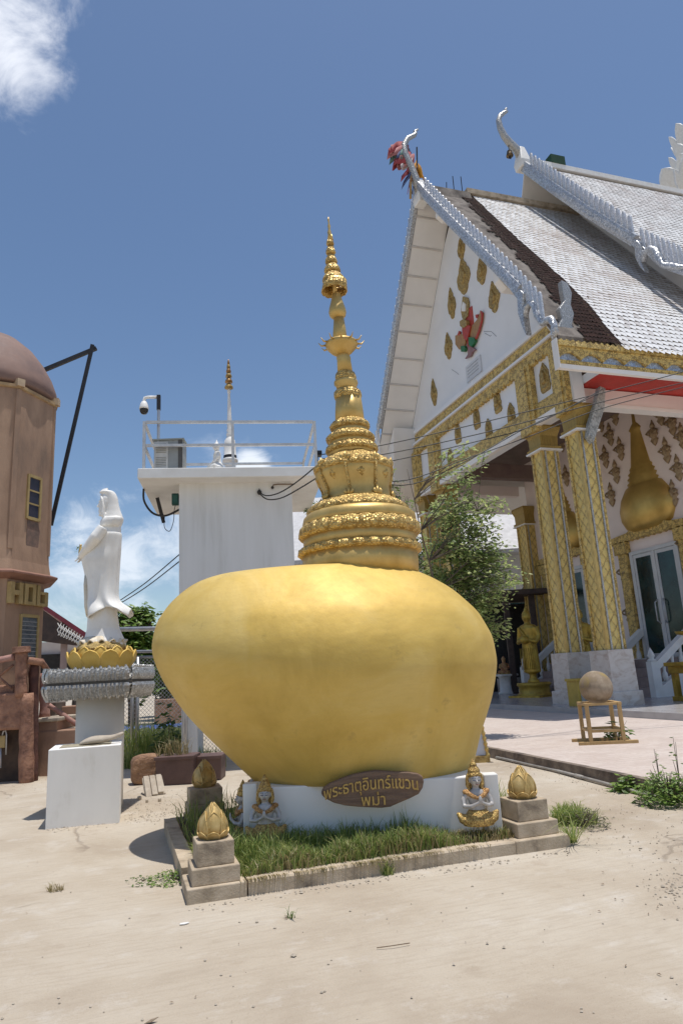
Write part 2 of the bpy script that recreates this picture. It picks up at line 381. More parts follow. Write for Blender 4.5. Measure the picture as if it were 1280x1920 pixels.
# dirty cement edge of the plaza
m = MB(); q = lambda p, d: (p.x+nk.x*d, p.y+nk.y*d)
n = 60; pts = [a.lerp(b_, i/n) for i in range(n+1)]
rg = []
for i, p in enumerate(pts):
    j = .012*noise.noise((i*.7, 0, 0))
    rg.append([(p.x-nk.x*(.05+j), p.y-nk.y*(.05+j), -.05), (p.x-nk.x*(.035+j), p.y-nk.y*(.035+j), PZ+.006+j*.4), (p.x+nk.x*.06, p.y+nk.y*.06, PZ+.006+j*.4), (p.x+nk.x*.06, p.y+nk.y*.06, -.05)])
KERB = M('mossy_kerb', (.25, .20, .155), (.13, .10, .08), 4, .9, 0, .6, 30, .01, c3=(.07, .06, .05))
m.loft(rg); struct(m.build('kerb', KERB))
p = [PX(x, y, Z=.03) for x, y in ((930, 1420), (985, 1432), (1035, 1443), (1085, 1456), (1130, 1468), (1170, 1479), (1235, 1496))]
t = thing('drain_pipe', 'grey plastic pipe lying along the foot of the paved plaza edge', 'pipe', p[0])
PIPE = M('grey_pvc', (.36, .34, .31), (.26, .24, .22), 6, .55)
m = MB(); m.tube(p[:4], .022, 8); m.build('pipe_length', PIPE, t, True)
m = MB(); m.tube(p[3:], .022, 8); m.build('pipe_length', PIPE, t, True)
m = MB(); m.tube([p[3]-(p[4]-p[3])*.15, p[3]+(p[4]-p[3])*.15], .028, 8); m.build('coupling', PIPE, t, True)

# ================================================================ the golden boulder shrine
Y0 = 7.35
BL = [(560, 1061), (500, 1061), (451, 1065), (401, 1079), (354, 1102), (319, 1133), (295, 1168), (285, 1204), (284, 1222), (290, 1245), (307, 1282), (346, 1337), (380, 1372), (416, 1405), (450, 1437), (480, 1464), (492, 1486)]
BR = [(760, 1067), (783, 1071), (818, 1087), (854, 1108), (899, 1148), (924, 1192), (933, 1240), (930, 1270), (923, 1305), (912, 1340), (903, 1368), (892, 1415), (886, 1446), (880, 1474)]
def tab(c):
    o = []
    for x, y in c:
        w_ = toW(PX(x, y, Y=Y0)); o.append((w_.z, w_.x))
    return sorted(o)
TL, TR = tab(BL), tab(BR)
S = thing('golden_boulder_shrine', 'gold painted boulder shrine carrying a slender stupa spire on a low white base', 'shrine', (2.2, 7.1, 0))
m = MB(); rings = []; nz = 46; nn = 72
z0, z1 = .575, 2.60
for i in range(nz+1):
    t = i/nz; z = z0+(z1-z0)*(1-(1-t)**1.25)
    K_ = [(k*.028, math.exp(-(k/2.2)**2)) for k in range(-5, 6)]; W_ = sum(w_ for _, w_ in K_)
    xl, xr = (sum(interp(tb, z+dz_)*w_ for dz_, w_ in K_)/W_ for tb in (TL, TR)); c = (xl+xr)/2; rx = (xr-xl)/2*.985; ry = rx*interp([(.575, .90), (.9, .82), (1.3, .77), (1.7, .75), (2.1, .71), (2.4, .67), (2.6, .64)], z)
    rr = []
    for j in range(nn):
        an = 2*PI*j/nn; p = Vector((c+rx*math.cos(an), Y0+.02+ry*math.sin(an), z))
        k = 1+.012*noise.noise(p*.8)+.004*noise.noise(p*2.5)
        p = Vector((c+(p.x-c)*k, Y0+(p.y-Y0)*k, z)); rr.append(toRG(p))
    rings.append(rr)
# close the crown under the spire
top = rings[-1]; cc = sum(top, Vector())/nn
for k, dz in ((.9, .012), (.7, .025), (.2, .035)):
    rings.append([cc+(p-cc)*k+Vector((0, 0, dz)) for p in top])
m.loft(rings); m.build('boulder', GOLD, S, True)
# white base: wall with proud corner posts
YW = 6.47
def wbx(a, b):
    m = MB(); vs = [toRG(Vector((x, y, z))) for z in (a[2], b[2]) for x, y in ((a[0], a[1]), (b[0], a[1]), (b[0], b[1]), (a[0], b[1]))]
    return m.add(vs, [(3, 2, 1, 0), (4, 5, 6, 7), (0, 1, 5, 4), (1, 2, 6, 5), (2, 3, 7, 6), (3, 0, 4, 7)])
xa, xb = toW(PX(457, 1500, Y=YW)).x, toW(PX(930, 1450, Y=YW)).x
wbx((xa+.07, YW, -.02), (xb-.09, 8.4, .585)).build('base_wall', WHITEW, S, bevel=.012)
for x0_, x1_, y0_, zt in ((xa, xa+.125, YW-.05, .63), (xb-.125, xb, YW-.05, .60), (xa, xa+.125, 8.3, .63), (xb-.125, xb, 8.3, .6)):
    wbx((x0_, y0_, -.02), (x1_, y0_+.14, zt)).build('corner_post', WHITE, S, bevel=.008)
def spire_secs(rows, dz=0):
    o = []
    for y, l, r_ in rows:
        pl_, pr = toW(PX(l, y, Y=Y0)), toW(PX(r_, y, Y=Y0)); c = (pl_+pr)/2
        q = toRG(Vector((c.x, Y0, c.z))); rad = (pr-pl_).length/2
        o.append((q.x, q.y, q.z, rad, rad))
    return o
scal = lambda k, a: (lambda t, z: 1+a*abs(math.sin(k*t/2)))
SP = [
 ('drum', GOLDS, None, 64, [(1085, 568, 785), (1034, 567, 783)]),
 ('drum_frieze', GOLDR, scal(28, .03), 168, [(1042, 566, 784), (1038, 561, 788), (1030, 562, 786), (1026, 570, 780)]),
 ('drum', GOLDS, None, 64, [(1032, 570, 780), (1004, 568, 780)]),
 ('drum_frieze', GOLDR, scal(26, .03), 156, [(1010, 567, 780), (1004, 562, 786), (992, 564, 784), (985, 570, 777)]),
 ('cornice', GOLDS, None, 64, [(990, 572, 776), (982, 567, 780), (972, 569, 778), (966, 575, 770), (963, 582, 762)]),
 ('drum_frieze', GOLDR, scal(24, .025), 144, [(968, 580, 765), (962, 576, 766), (955, 578, 760), (948, 588, 750), (942, 600, 738)]),
 ('bell', GOLDS, lambda t, z: 1+.018*math.cos(8*t), 96, [(948, 600, 738), (935, 606, 733), (922, 606, 731), (908, 599, 733), (895, 592, 735), (886, 591, 735), (878, 595, 731)]),
 ('lotus_collar', GOLDR, lambda t, z: 1+.07*abs(math.cos(4*t)), 128, [(888, 592, 734), (880, 590, 734), (872, 598, 728), (864, 608, 716), (858, 616, 706), (854, 620, 700)]),
 ('neck_ring', GOLDS, None, 48, [(862, 618, 702), (852, 617, 702), (848, 615, 704)]),
 ('rope_ring', GOLDR, scal(30, .03), 120, [(850, 614, 706), (846, 611, 708), (840, 612, 706), (836, 616, 701)]),
 ('neck_ring', GOLDS, None, 48, [(840, 618, 699), (826, 619, 697)]),
 ('rope_ring', GOLDR, scal(26, .02), 104, [(828, 613, 702), (822, 611, 702), (817, 616, 697), (813, 622, 691)]),
 ('neck_ring', GOLDS, None, 48, [(818, 623, 691), (804, 624, 689)]),
 ('petal_ring', GOLDR, scal(16, .06), 96, [(806, 622, 690), (801, 619, 692), (795, 622, 689), (791, 628, 684)]),
 ('fluted_shaft', GOLDS, lambda t, z: 1+.05*abs(math.cos(4*t)), 96, [(796, 629, 683), (770, 629, 680), (745, 630, 676)]),
 ('petal_ring', GOLDR, scal(16, .06), 96, [(750, 630, 675), (743, 627, 677), (736, 627, 675), (731, 632, 669)]),
 ('neck_ring', GOLDS, None, 40, [(735, 632, 669), (724, 630, 669), (720, 626, 671), (716, 626, 670), (713, 631, 664)]),
 ('petal_ring', GOLDR, scal(14, .06), 84, [(716, 631, 666), (708, 629, 667), (701, 630, 664), (698, 634, 659)]),
 ('upper_shaft', GOLDS, lambda t, z: 1+.05*abs(math.cos(4*t)), 64, [(700, 633, 661), (676, 632, 657), (672, 631, 657), (662, 633, 652)]),
 ('dish', GOLDS, None, 48, [(666, 630, 654), (660, 620, 661), (652, 612, 668), (646, 609, 671), (643, 611, 669), (641, 622, 656)]),
 ('upper_shaft', GOLDS, lambda t, z: 1+.08*abs(math.cos(3*t)), 64, [(645, 624, 651), (620, 625, 648), (596, 626, 644)]),
 ('bulb', GOLDS, None, 40, [(597, 624, 644), (592, 618, 648), (586, 616, 649), (578, 617, 647), (562, 621, 641), (552, 623, 638), (546, 628, 632)]),
]
for nm, mt, fn, n, rows in SP:
    m = MB(); m.ell(spire_secs(rows), n, fn=fn); m.build(nm, mt, S, True)
def at_axis(y, l, r_): return spire_secs([(y, l, r_)])[0]
# ribs and diamond bosses on the bell
def bell_pt(y, an, k=1.0):
    secs = [(948, 600, 738), (935, 606, 733), (922, 606, 731), (908, 599, 733), (895, 592, 735), (886, 591, 735), (878, 595, 731)]
    lo = max([s_ for s_ in secs if s_[0] >= y], key=lambda s_: -s_[0]); hi = min([s_ for s_ in secs if s_[0] <= y], key=lambda s_: -s_[0])
    t_ = 0 if lo[0] == hi[0] else (lo[0]-y)/(lo[0]-hi[0]); c = spire_secs([(y, lerp(lo[1], hi[1], t_), lerp(lo[2], hi[2], t_))])[0]
    return Vector((c[0]+c[3]*k*math.cos(an), c[1]+c[3]*k*math.sin(an), c[2]))
for j in range(8):
    an_ = 2*PI*j/8+PI/8-.15
    m = MB(); m.tube([bell_pt(y, an_, 1.01) for y in (944, 930, 915, 902, 890, 882)], .016, 6); m.build('bell_rib', GOLDR, S, True)
    an_ += PI/8; m = MB(); m.v = [bell_pt(892, an_), bell_pt(901, an_-.13), bell_pt(912, an_), bell_pt(901, an_+.13), bell_pt(901, an_, 1.07)]; m.f = [[0, 1, 4], [1, 2, 4], [2, 3, 4], [3, 0, 4], [3, 2, 1, 0]]; m.build('bell_boss', GOLDR, S)
# leaf tufts round the bell, spikes round the dish
for y, l, r_, k, hgt in ((878, 590, 736, 8, .085), (940, 598, 740, 8, .085)):
    c = at_axis(y, l, r_)
    for j in range(k):
        an = 2*PI*(j+.5)/k-.15
        m = MB(); base = Vector((c[0]+c[3]*.97*math.cos(an), c[1]+c[3]*.97*math.sin(an), c[2]-.01))
        for s in (-1, 0, 1):
            tn = Vector((-math.sin(an), math.cos(an), 0))
            m.tube([base+tn*s*.02, base+tn*s*.045+Vector((0, 0, hgt*.5)), base+tn*s*.028+Vector((0, 0, hgt*(1 if s == 0 else .75)))], [.022, .02, .003], 6)
        m.build('leaf_tuft', GOLDS, S, True)
c = at_axis(646, 609, 671)
for j in range(12):
    an = 2*PI*j/12+.2; d = Vector((math.cos(an), math.sin(an), 0)); p = Vector(c[:3])+d*c[3]*.96
    m = MB(); m.tube([p, p+d*.05+Vector((0, 0, -.005)), p+d*.085+Vector((0, 0, .035))], [.012, .01, .003], 6); m.build('dish_spike', GOLDS, S, True)
# tiered umbrella crown: open bottom ring on struts, closing tiers above
H_ = S
rows = [(548, 606, 650), (540, 603, 651), (530, 605, 650)]
c0 = at_axis(539, 603, 651)
m = MB(); sec = spire_secs([(546, 602, 651), (528, 606, 650)])
out = [[(s[0]+(s[3]+d)*math.cos(2*PI*j/48), s[1]+(s[3]+d)*math.sin(2*PI*j/48), s[2]-.012*abs(math.sin(6*2*PI*j/48))*(i == 0)) for j in range(48)] for d, i, s in ((0, 0, sec[0]), (0, 1, sec[1]), (-.012, 1, sec[1]), (-.012, 0, sec[0]))]
m.loft(out+[out[0]], cap=False); m.build('umbrella_rim', GOLDR, S, True)
c1 = at_axis(520, 612, 643)
for j in range(8):
    an = 2*PI*j/8; d = Vector((math.cos(an), math.sin(an), 0))
    m = MB(); m.tube([Vector(c0[:3])+d*c0[3]*.95+Vector((0, 0, .04)), Vector(c1[:3])+d*c1[3]*.7], .005, 5); m.build('umbrella_strut', GOLDS, S)
m = MB(); m.ell(spire_secs([(552, 624, 632), (500, 623, 631), (440, 619, 623)]), 12); m.build('umbrella_pole', GOLDS, S, True)
for y0, y1, l, r_ in ((527, 510, 605, 645), (509, 494, 608, 638), (492, 478, 610, 632), (474, 462, 611, 629), (458, 447, 612, 626)):
    sh = (y0-y1); m = MB(); mid = (l+r_)/2; hw = (r_-l)/2
    m.ell(spire_secs([(y0+2, l+1, r_-1), (y0, l, r_), (y0-sh*.35, mid-hw*.93-.5, mid+hw*.93-.5), (y0-sh*.7, mid-hw*.7-1, mid+hw*.7-1), (y1, mid-hw*.45-1.4, mid+hw*.45-1.4)]), 60, fn=scal(14, .05)); m.build('umbrella_tier', GOLDR, S, True)
m = MB(); m.ell(spire_secs([(450, 613.5, 625), (440, 614.5, 621), (436, 613.5, 621), (430, 615, 619), (424, 614, 619.5), (418, 615, 617.5), (412, 613.5, 617.5), (407, 614.8, 616)]), 16); m.build('finial', GOLDS, S, True)

# ================================================================ raised bed: border, stepped corner pedestals, lotus buds
B = thing('planting_bed_border', 'low rough concrete border round the grass bed under the gold boulder', 'border', (2.1, 7.05, 0))
def wavybar(a, b, w_, h, name):
    m = MB(); a, b = Vector(a), Vector(b); n = 24; t = (b-a).normalized(); u = Vector((t.y, -t.x, 0)); rg = []
    for i in range(n+1):
        p = a.lerp(b, i/n); j = .008*noise.noise(p*3); k = .006*noise.noise(p*5+Vector((9, 0, 0)))
        rg.append([p+u*(w_/2+j)+Vector((0, 0, -.05)), p+u*(w_/2+j)+Vector((0, 0, h-.012+k)), p+u*(w_/2-.012+j)+Vector((0, 0, h+k)), p-u*(w_/2)+Vector((0, 0, h+k)), p-u*(w_/2)+Vector((0, 0, -.05))])
    m.loft(rg); m.build(name, CONC, B)
bl = PX(385, 1476, Z=.38); gb = bl.y+.12
wavybar((.95, 5.52, 0), (3.25, 5.52, 0), .13, .10, 'border_wall')
wavybar((.58, 5.95, 0), (.58, gb-.3, 0), .13, .13, 'border_wall')
wavybar((3.65, 5.98, 0), (3.65, gb-.3, 0), .13, .10, 'border_wall')
wavybar((.9, gb, 0), (3.3, gb, 0), .13, .10, 'border_wall')
m = MB(); m.bb((.6, 5.55, -.04), (3.63, gb-.02, .085)); m.build('bed_soil', M('bed_soil', (.13, .10, .065), (.08, .06, .04), 8, .95, 0, .6, 40, .02), B)
def pedestal(c, label, ws):
    t = thing('stepped_pedestal', label, 'pedestal', c, local=True, group='stepped corner pedestals of the grass bed')
    for w_, a, b in zip(ws, (-.04, .10, .215), (.10, .215, .38)):
        m = MB(); m.box((0, 0, (a+b)/2), (w_, w_, b-a), rnd(-.02, .02)); m.build('step_block', CONC, t, bevel=.008)
    return t
budpos = [((.725, 5.665, 0), 'front left'), ((3.45, 5.70, 0), 'front right'), ((bl.x, gb-.05, 0), 'back left')]
print('BUDPOS', PX(408, 1583, Z=.38), PX(990, 1507, Z=.38), bl)
pedestal(budpos[0][0], 'rough concrete pedestal of three steps at the near left corner of the grass bed', (.43, .35, .275))
pedestal(budpos[1][0], 'rough concrete pedestal of three steps at the right corner, green weeds beside it', (.52, .40, .30))
pedestal(budpos[2][0], 'concrete pedestal in shade at the far left corner of the grass bed', (.44, .40, .36))
bp0 = lambda z: interp([(-.01, .085), (0, .098), (.04, .125), (.08, .136), (.12, .134), (.16, .120), (.20, .095), (.24, .064), (.275, .033), (.30, .006)], z)
bp = lambda z: .84*bp0(z)
def bud():
    t = thing('lotus_bud', 'x', 'finial', (0, 0, 0), local=True, group='gold lotus buds on the corner pedestals')
    m = MB(); m.lathe([(bp(.3*i/20)*.93, .3*i/20) for i in range(21)], 32); m.build('bud_core', GOLDB, t, True)
    for row, (k, w_, a, b, off, o2) in enumerate(((4, .95, .09, .305, .002, .3), (5, .80, .008, .235, .012, .93), (7, .46, -.005, .07, .020, .1))):
        for j in range(k):
            m = MB(); m.petal(bp, 2*PI*j/k+o2, w_, a, b, off, .016, 12, 12, tip=-.004 if row < 2 else .004, ogive=True)
            m.build('petal', GOLDB, t, True, solid=.009)
    return t
proto = bud(); proto.location = toW((.725, 5.665, .38)); proto['label'] = 'gold lotus bud on the near left pedestal, the closest to the viewer'
proto.scale = (.82,)*3
place(proto, (3.45, 5.70, .38), A+.5, 'gold lotus bud on the right pedestal beside the green weeds', .88)
place(proto, (bl.x, gb-.05, .38), A+.2, 'smaller looking gold lotus bud on the shaded pedestal at the far left corner', .95)

# ================================================================ kneeling angel figures
SKINW = M('pearl_paint', (.50, .48, .46), (.36, .34, .33), 14, .4, .15, .2, 60, .004)
GOLDF = relief('gold_figure', (.68, .48, .17), (.30, .17, .06), 60, .6, .38, bd=.004)
COPPER = relief('copper_collar', (.66, .40, .17), (.30, .14, .05), 75, .5, .4, bd=.004)
INK = M('ink_line', (.03, .05, .12), None, 3, .4)
def angel():
    t = thing('praying_angel_statue', 'x', 'statue', (0, 0, 0), local=True, group='small praying angel statues round the shrine base')
    m = MB()
    # trunk, neck, head and arms of one continuous surface; faces -y
    m.ell([(0, 0, .10, .075, .06), (0, 0, .15, .062, .05), (0, 0, .20, .072, .052), (0, 0, .245, .088, .05), (0, 0, .27, .06, .045), (0, -.002, .285, .03, .03), (0, -.005, .33, .028, .03)], 16)
    m.ell([(0, -.012, .30, .018, .02), (0, -.016, .315, .034, .036), (0, -.015, .345, .046, .048), (0, -.01, .375, .048, .05), (0, -.004, .40, .042, .045), (0, 0, .42, .02, .02)], 18)
    m.tube([(0, -.058, .362), (0, -.074, .343), (0, -.06, .338)], [.005, .0085, .005], 6)
    for s in (-1, 1):
        m.tube([(s*.078, 0, .25), (s*.115, -.01, .20), (s*.118, -.035, .155), (s*.07, -.085, .16), (s*.012, -.115, .19)], [.026, .024, .021, .017, .013], 8)
        m.tube([(s*.009, -.113, .185), (s*.007, -.118, .215), (s*.004, -.116, .245)], [.013, .011, .005], 6)
        m.sph((s*.049, -.004, .35), (.008, .014, .022), 8)
    m.build('body', SKINW, t, remesh=.006, sm=3)
    for s in (-1, 1):
        m = MB(); m.tube([(s*.034, -.0585, .358), (s*.02, -.0655, .355), (s*.008, -.0655, .358)], .0028, 5); m.build('eye', INK, t)
        m = MB(); m.tube([(s*.037, -.055, .371), (s*.022, -.0635, .376), (s*.007, -.064, .371)], .002, 5); m.build('eyebrow', INK, t)
    m = MB(); m.tube([(-.014, -.062, .326), (0, -.066, .323), (.014, -.062, .326)], .003, 5); m.build('mouth', M('lip_paint', (.30, .11, .10)), t)
    m = MB(); m.lathe([(.055, 0), (.058, .012), (.052, .03), (.047, .045), (.05, .052), (.038, .07), (.026, .085), (.03, .09), (.016, .115), (.003, .14)], 28, (0, .004, .378), fn=scal(14, .06)); m.build('crown', GOLDF, t, True)
    m = MB()
    for s in (-1, 1): m.tube([(s*.052, .005, .40), (s*.06, .01, .36), (s*.062, .008, .31), (s*.052, .0, .27)], [.016, .019, .02, .012], 8)
    m.tube([(0, .045, .40), (0, .05, .34), (0, .045, .27)], [.05, .052, .045], 10); m.build('hair', GOLDF, t, remesh=.008, sm=2)
    m = MB()
    for s in (-1, 1):
        m.sph((s*.085, -.005, .262), (.034, .035, .022), 10); m.tube([(s*.085, -.035, .262), (s*.05, -.055, .235), (0, -.062, .215)], [.02, .02, .014], 8)
    m.build('collar', COPPER, t, remesh=.007, sm=1)
    m = MB(); m.ell([(0, -.005, 0, .13, .10), (0, -.01, .05, .125, .105), (0, -.005, .09, .10, .085), (0, 0, .125, .072, .06)], 18)
    for s in (-1, 1): m.tube([(s*.10, -.03, .05), (s*.14, -.01, .06), (s*.175, 0, .105)], [.05, .042, .012], 8)
    m.build('skirt', GOLDF, t, remesh=.009, sm=2)
    return t
an = angel(); an.location = toW(PX(499, 1572, Y=6.33)); an['label'] = 'praying angel statue with gold crown against the left end of the white base, facing front'
an.rotation_euler.z = .02; an.scale = (1.0,)*3
place(an, PX(897, 1546, Y=6.33), .12, 'praying angel statue with gold crown against the right end of the white base', 1.03)
place(an, toRG(Vector((xa-.06, 6.80, .10))), -PI/2+.25, 'praying angel statue facing left, half hidden behind the white corner post', 1.0)
place(an, toRG(Vector((xa-.08, 7.75, .16))), -PI/2+.2, 'praying angel statue at the far left back in the shade of the boulder', 1.15)

# ================================================================ timber sign with Thai lettering
sc_ = PX(697, 1480, Y=6.26)
t = thing('timber_sign', 'oval brown timber board with carved gold Thai lettering fixed to the white base', 'sign', sc_, rot=.0, local=True)
sw = (toW(PX(790, 1470, Y=6.26))-toW(PX(602, 1485, Y=6.26))).x
hw = sw/2
out = []
for x, y in ((75, 385), (100, 340), (170, 290), (300, 235), (430, 190), (560, 162), (690, 142), (800, 150), (920, 158), (1060, 160), (1170, 180), (1225, 210), (1238, 270), (1225, 340), (1180, 410), (1080, 460), (960, 510), (860, 555), (760, 568), (620, 562), (480, 555), (340, 540), (220, 510), (120, 460), (80, 420)):
    q_ = toW(PX(590+x/6.095, 1420+y/6.095, Y=6.26)-sc_); out.append((q_.x, q_.z))
m = MB(); m.prism(out, 'y', -.045, .03); m.build('board', WOODS, t, bevel=.01)
def text_mesh(body, size, ext, name, mat, parent, loc, fn=None, rx=PI/2, width=None):
    cu = bpy.data.curves.new(name, 'FONT'); cu.body = body; cu.size = size; cu.extrude = ext; cu.align_x = 'CENTER'; cu.offset = size*.008
    o = bpy.data.objects.new('tmp', cu); COL.objects.link(o); bpy.context.view_layer.update()
    me = bpy.data.meshes.new_from_object(o.evaluated_get(bpy.context.evaluated_depsgraph_get())); bpy.data.objects.remove(o)
    xs = [v.co.x for v in me.vertices]
    if width and xs:
        k = width/(max(xs)-min(xs)); c = (max(xs)+min(xs))/2
        for v in me.vertices: v.co.x = (v.co.x-c)*k
    if fn:
        for v in me.vertices: v.co = fn(v.co)
    me.transform(Matrix.Rotation(rx, 4, 'X')); me.transform(Matrix.Translation(Vector(loc)))
    me.name = name; n_ = bpy.data.objects.new(name, me); COL.objects.link(n_); n_.parent = parent; me.materials.append(mat); return n_
LET = M('letter_gold', (.52, .36, .11), (.36, .23, .07), 20, .45, .35)
def arc(v):
    x = v.x/hw; return Vector((v.x, v.y*(1-.06*x*x)-.055*x*x*abs(x)**.3+.022*x, v.z))
text_mesh('พระธาตุอินทร์แขวน', .138, .006, 'lettering', LET, t, (-.01, -.05, .008), arc, width=sw*.93)
text_mesh('พม่า', .125, .006, 'lettering', LET, t, (.005, -.05, -.118), None, width=sw*.235)

# ================================================================ grass
def blade(m, p, h, lean, w_=.006):
    an = rnd(0, 2*PI); d = Vector((math.cos(an), math.sin(an), 0)); u = Vector((-d.y, d.x, 0))*w_
    if random.random() < .5: u = Vector((w_, 0, 0))
    p = Vector(p); q1 = p+d*lean*h*.35+Vector((0, 0, h*.6)); q2 = p+d*lean*h+Vector((0, 0, h*(1-.35*lean)))
    o = len(m.v); m.v += [p-u, p+u, q1+u*.7, q1-u*.7, q2]; m.f += [[o, o+1, o+2, o+3], [o+3, o+2, o+4]]
m = MB(); dry = MB()
def in_base(r, g): q = toW((r, g, 0)); return xa-.02 < q.x < xb+.02 and q.y > YW-.02
n = 0
while n < 12500:
    r, g = rnd(.66, 3.58), (rnd(5.56, 6.5) if random.random() < .85 else rnd(5.6, gb-.1))
    if in_base(r, g): continue
    if abs(r-.75) < .17 and abs(g-5.69) < .17 or abs(r-3.47) < .17 and abs(g-5.69) < .17: continue
    n += 1
    f = noise.noise((r*2.2, g*2.2, 1)); tall = .10+.14*max(0, f+.25)+.05*noise.noise((r*9, g*9, 2))+(.14 if g > 5.95 else 0)*random.random()
    dryp = max(0, (5.78-g)/.25)*.5*(1+1.2*noise.noise((r*1.7, 4, 0)))+.75*math.exp(-((r-2.95)/.28)**2-((g-5.75)/.16)**2)
    blade(dry if random.random() < dryp else m, (r, g, .08), tall*(1+.6*math.exp(-((r-3.3)/.22)**2-((g-6.1)/.2)**2))*rnd(.45, 1.25), rnd(.05, .8), rnd(.003, .006))
for i in range(240):  # dry fringe hanging over the front border
    r = random.gauss(random.choice((1.06, 1.12, 1.45, 1.9, 2.0, 2.35, 2.75)), .10); f = rnd(.05, .33)
    p = Vector((r, 5.46-rnd(0, .03), .105)); o = len(dry.v); L_ = rnd(.02, .12)*min(1, f*3); w_ = rnd(.0015, .003)
    dry.v += [p+Vector((-w_, .06, 0)), p+Vector((w_, .06, 0)), p+Vector((w_, -.012, .008)), p+Vector((-w_, -.012, .008)), p+Vector((rnd(-.03, .03), -.02, -L_))]
    dry.f += [[o, o+1, o+2, o+3], [o+3, o+2, o+4]]
tag(m.build('grass', GRASSM, weld=False), 'green grass growing in the bed round the white base', kind='stuff')
tag(dry.build('dry_grass', GRASSY, weld=False), 'straw coloured dry grass along the front border', kind='stuff')
def weeds(name, label, spots, n, h, spread, mat=LEAFB, lean=(.2, .9), w_=(.006, .014), cat='weed', kind=None):
    m = MB()
    for i in range(n):
        c = random.choice(spots); a_ = rnd(0, 2*PI); d = spread*math.sqrt(random.random())
        blade(m, (c[0]+d*math.cos(a_), c[1]+d*math.sin(a_)*.7, c[2]), h*rnd(.3, 1), rnd(*lean), rnd(*w_))
    o = m.build(name, mat, weld=False); return tag(o, label, cat if not kind else None, kind=kind)
def leafy(name, label, c, n, rad, hgt, size, mat, cat='plant', flat=.5):
    m = MB(); c = Vector(c); st = MB()
    for i in range(max(3, n//25)):
        a_ = rnd(0, 2*PI); d = rad*random.random()
        e = c+Vector((d*math.cos(a_), d*math.sin(a_), hgt*rnd(.5, 1)))
        st.tube([c+(e-c)*.03, c.lerp(e, .5)+Vector((0, 0, hgt*.1)), e], [.006, .004, .002], 5)
    for i in range(n):
        a_ = rnd(0, 2*PI); d = rad*math.sqrt(random.random()); p = c+Vector((d*math.cos(a_), d*math.sin(a_), hgt*rnd(.02, 1)*(1-.6*(d/rad)**2)))
        leaf(m, p, size*rnd(.6, 1.3), flat)
    t = thing(name, label, cat, c, local=False)
    m.build('foliage', mat, t, weld=False); st.build('stem', BARK, t, weld=False); return t
def leaf(m, p, s, flat=.5, droop=.3):
    a_ = rnd(0, 2*PI); d = Vector((math.cos(a_), math.sin(a_), rnd(-.8, .5)*(1-flat)-droop*random.random())).normalized()
    u = d.cross(Vector((rnd(-.4, .4), rnd(-.4, .4), 1))).normalized()*s*.28; w_ = d.cross(u).normalized()*s*.06
    o = len(m.v); m.v += [p, p+d*s*.45+u+w_, p+d*s, p+d*s*.45-u+w_, p+d*s*.5-w_]
    m.f += [[o, o+1, o+4], [o+1, o+2, o+4], [o, o+4, o+3], [o+4, o+2, o+3]]
# ================================================================ white goddess statue on its mirrored pedestal
YS = 9.4
sp = PX(187, 1400, Y=YS); sp.z = 0
def SZ(x, y): q = toW(PX(x, y, Y=YS)); return q
bx = toW(sp).x
t = thing('statue_pedestal', 'cream square column with a wide cornice of silver mirrored lotus petals', 'pedestal', sp, rot=.04, local=True)
zc0, zc1 = 1.40, 1.80
m = MB(); m.lathe([(.305, -.02), (.305, 1.46)], 48); m.build('column', M('cream_column', (.72, .69, .63), (.66, .62, .56), 1.5, .6, 0, .15, 50, .004), t, True)
m = MB(); m.box((0, 0, 1.59), (1.10, 1.10, .026)); m.build('cornice_slab', M('dark_joint', (.10, .09, .08)), t)
for up in (1, -1):
    m = MB()
    pf = [(.52, 0), (.545, .03), (.53, .06), (.50, .085)] if up > 0 else [(.53, 0), (.55, .03), (.52, .06), (.46, .085)]
    rg = [[(sx*a, sy*a, 1.59+up*(.012+z)) for sx, sy in ((-1, -1), (1, -1), (1, 1), (-1, 1))] for a, z in pf]
    m.loft(rg); core = m.build('cornice_core', SILVERF, t)
    for side in range(4):
        rot = Matrix.Rotation(side*PI/2, 4, 'Z')
        for row, (k, off) in enumerate(((10, 0), (9, .5))):
            for j in range(k):
                x = (j-(k-1)/2)*(1.06/10)
                m = MB(); vs = []; hh = (.185 if up > 0 else .195)-.02*row
                for i in range(6):
                    z = hh*i/5; d = interp([(0, .535), (.05, .555), (.12, .55), (.2, .535)] if up > 0 else [(0, .545), (.05, .56), (.12, .535), (.2, .49)], z)+.016-.008*row
                    ww = .056*(.82, .98, 1.0, .88, .55, .03)[i]*.92
                    for s, o_ in ((-1, -.014), (0, .03), (1, -.014)):
                        vs.append((x+s*ww, -(d+o_), 1.59+up*(.018+z)))
                fs = [(i*3+j_, i*3+j_+1, i*3+j_+4, i*3+j_+3) for i in range(5) for j_ in range(2)]
                m.add(vs, fs, rot); m.build('mirror_petal', PETM, t, solid=.006)
        if side not in (0, 1, 3): continue
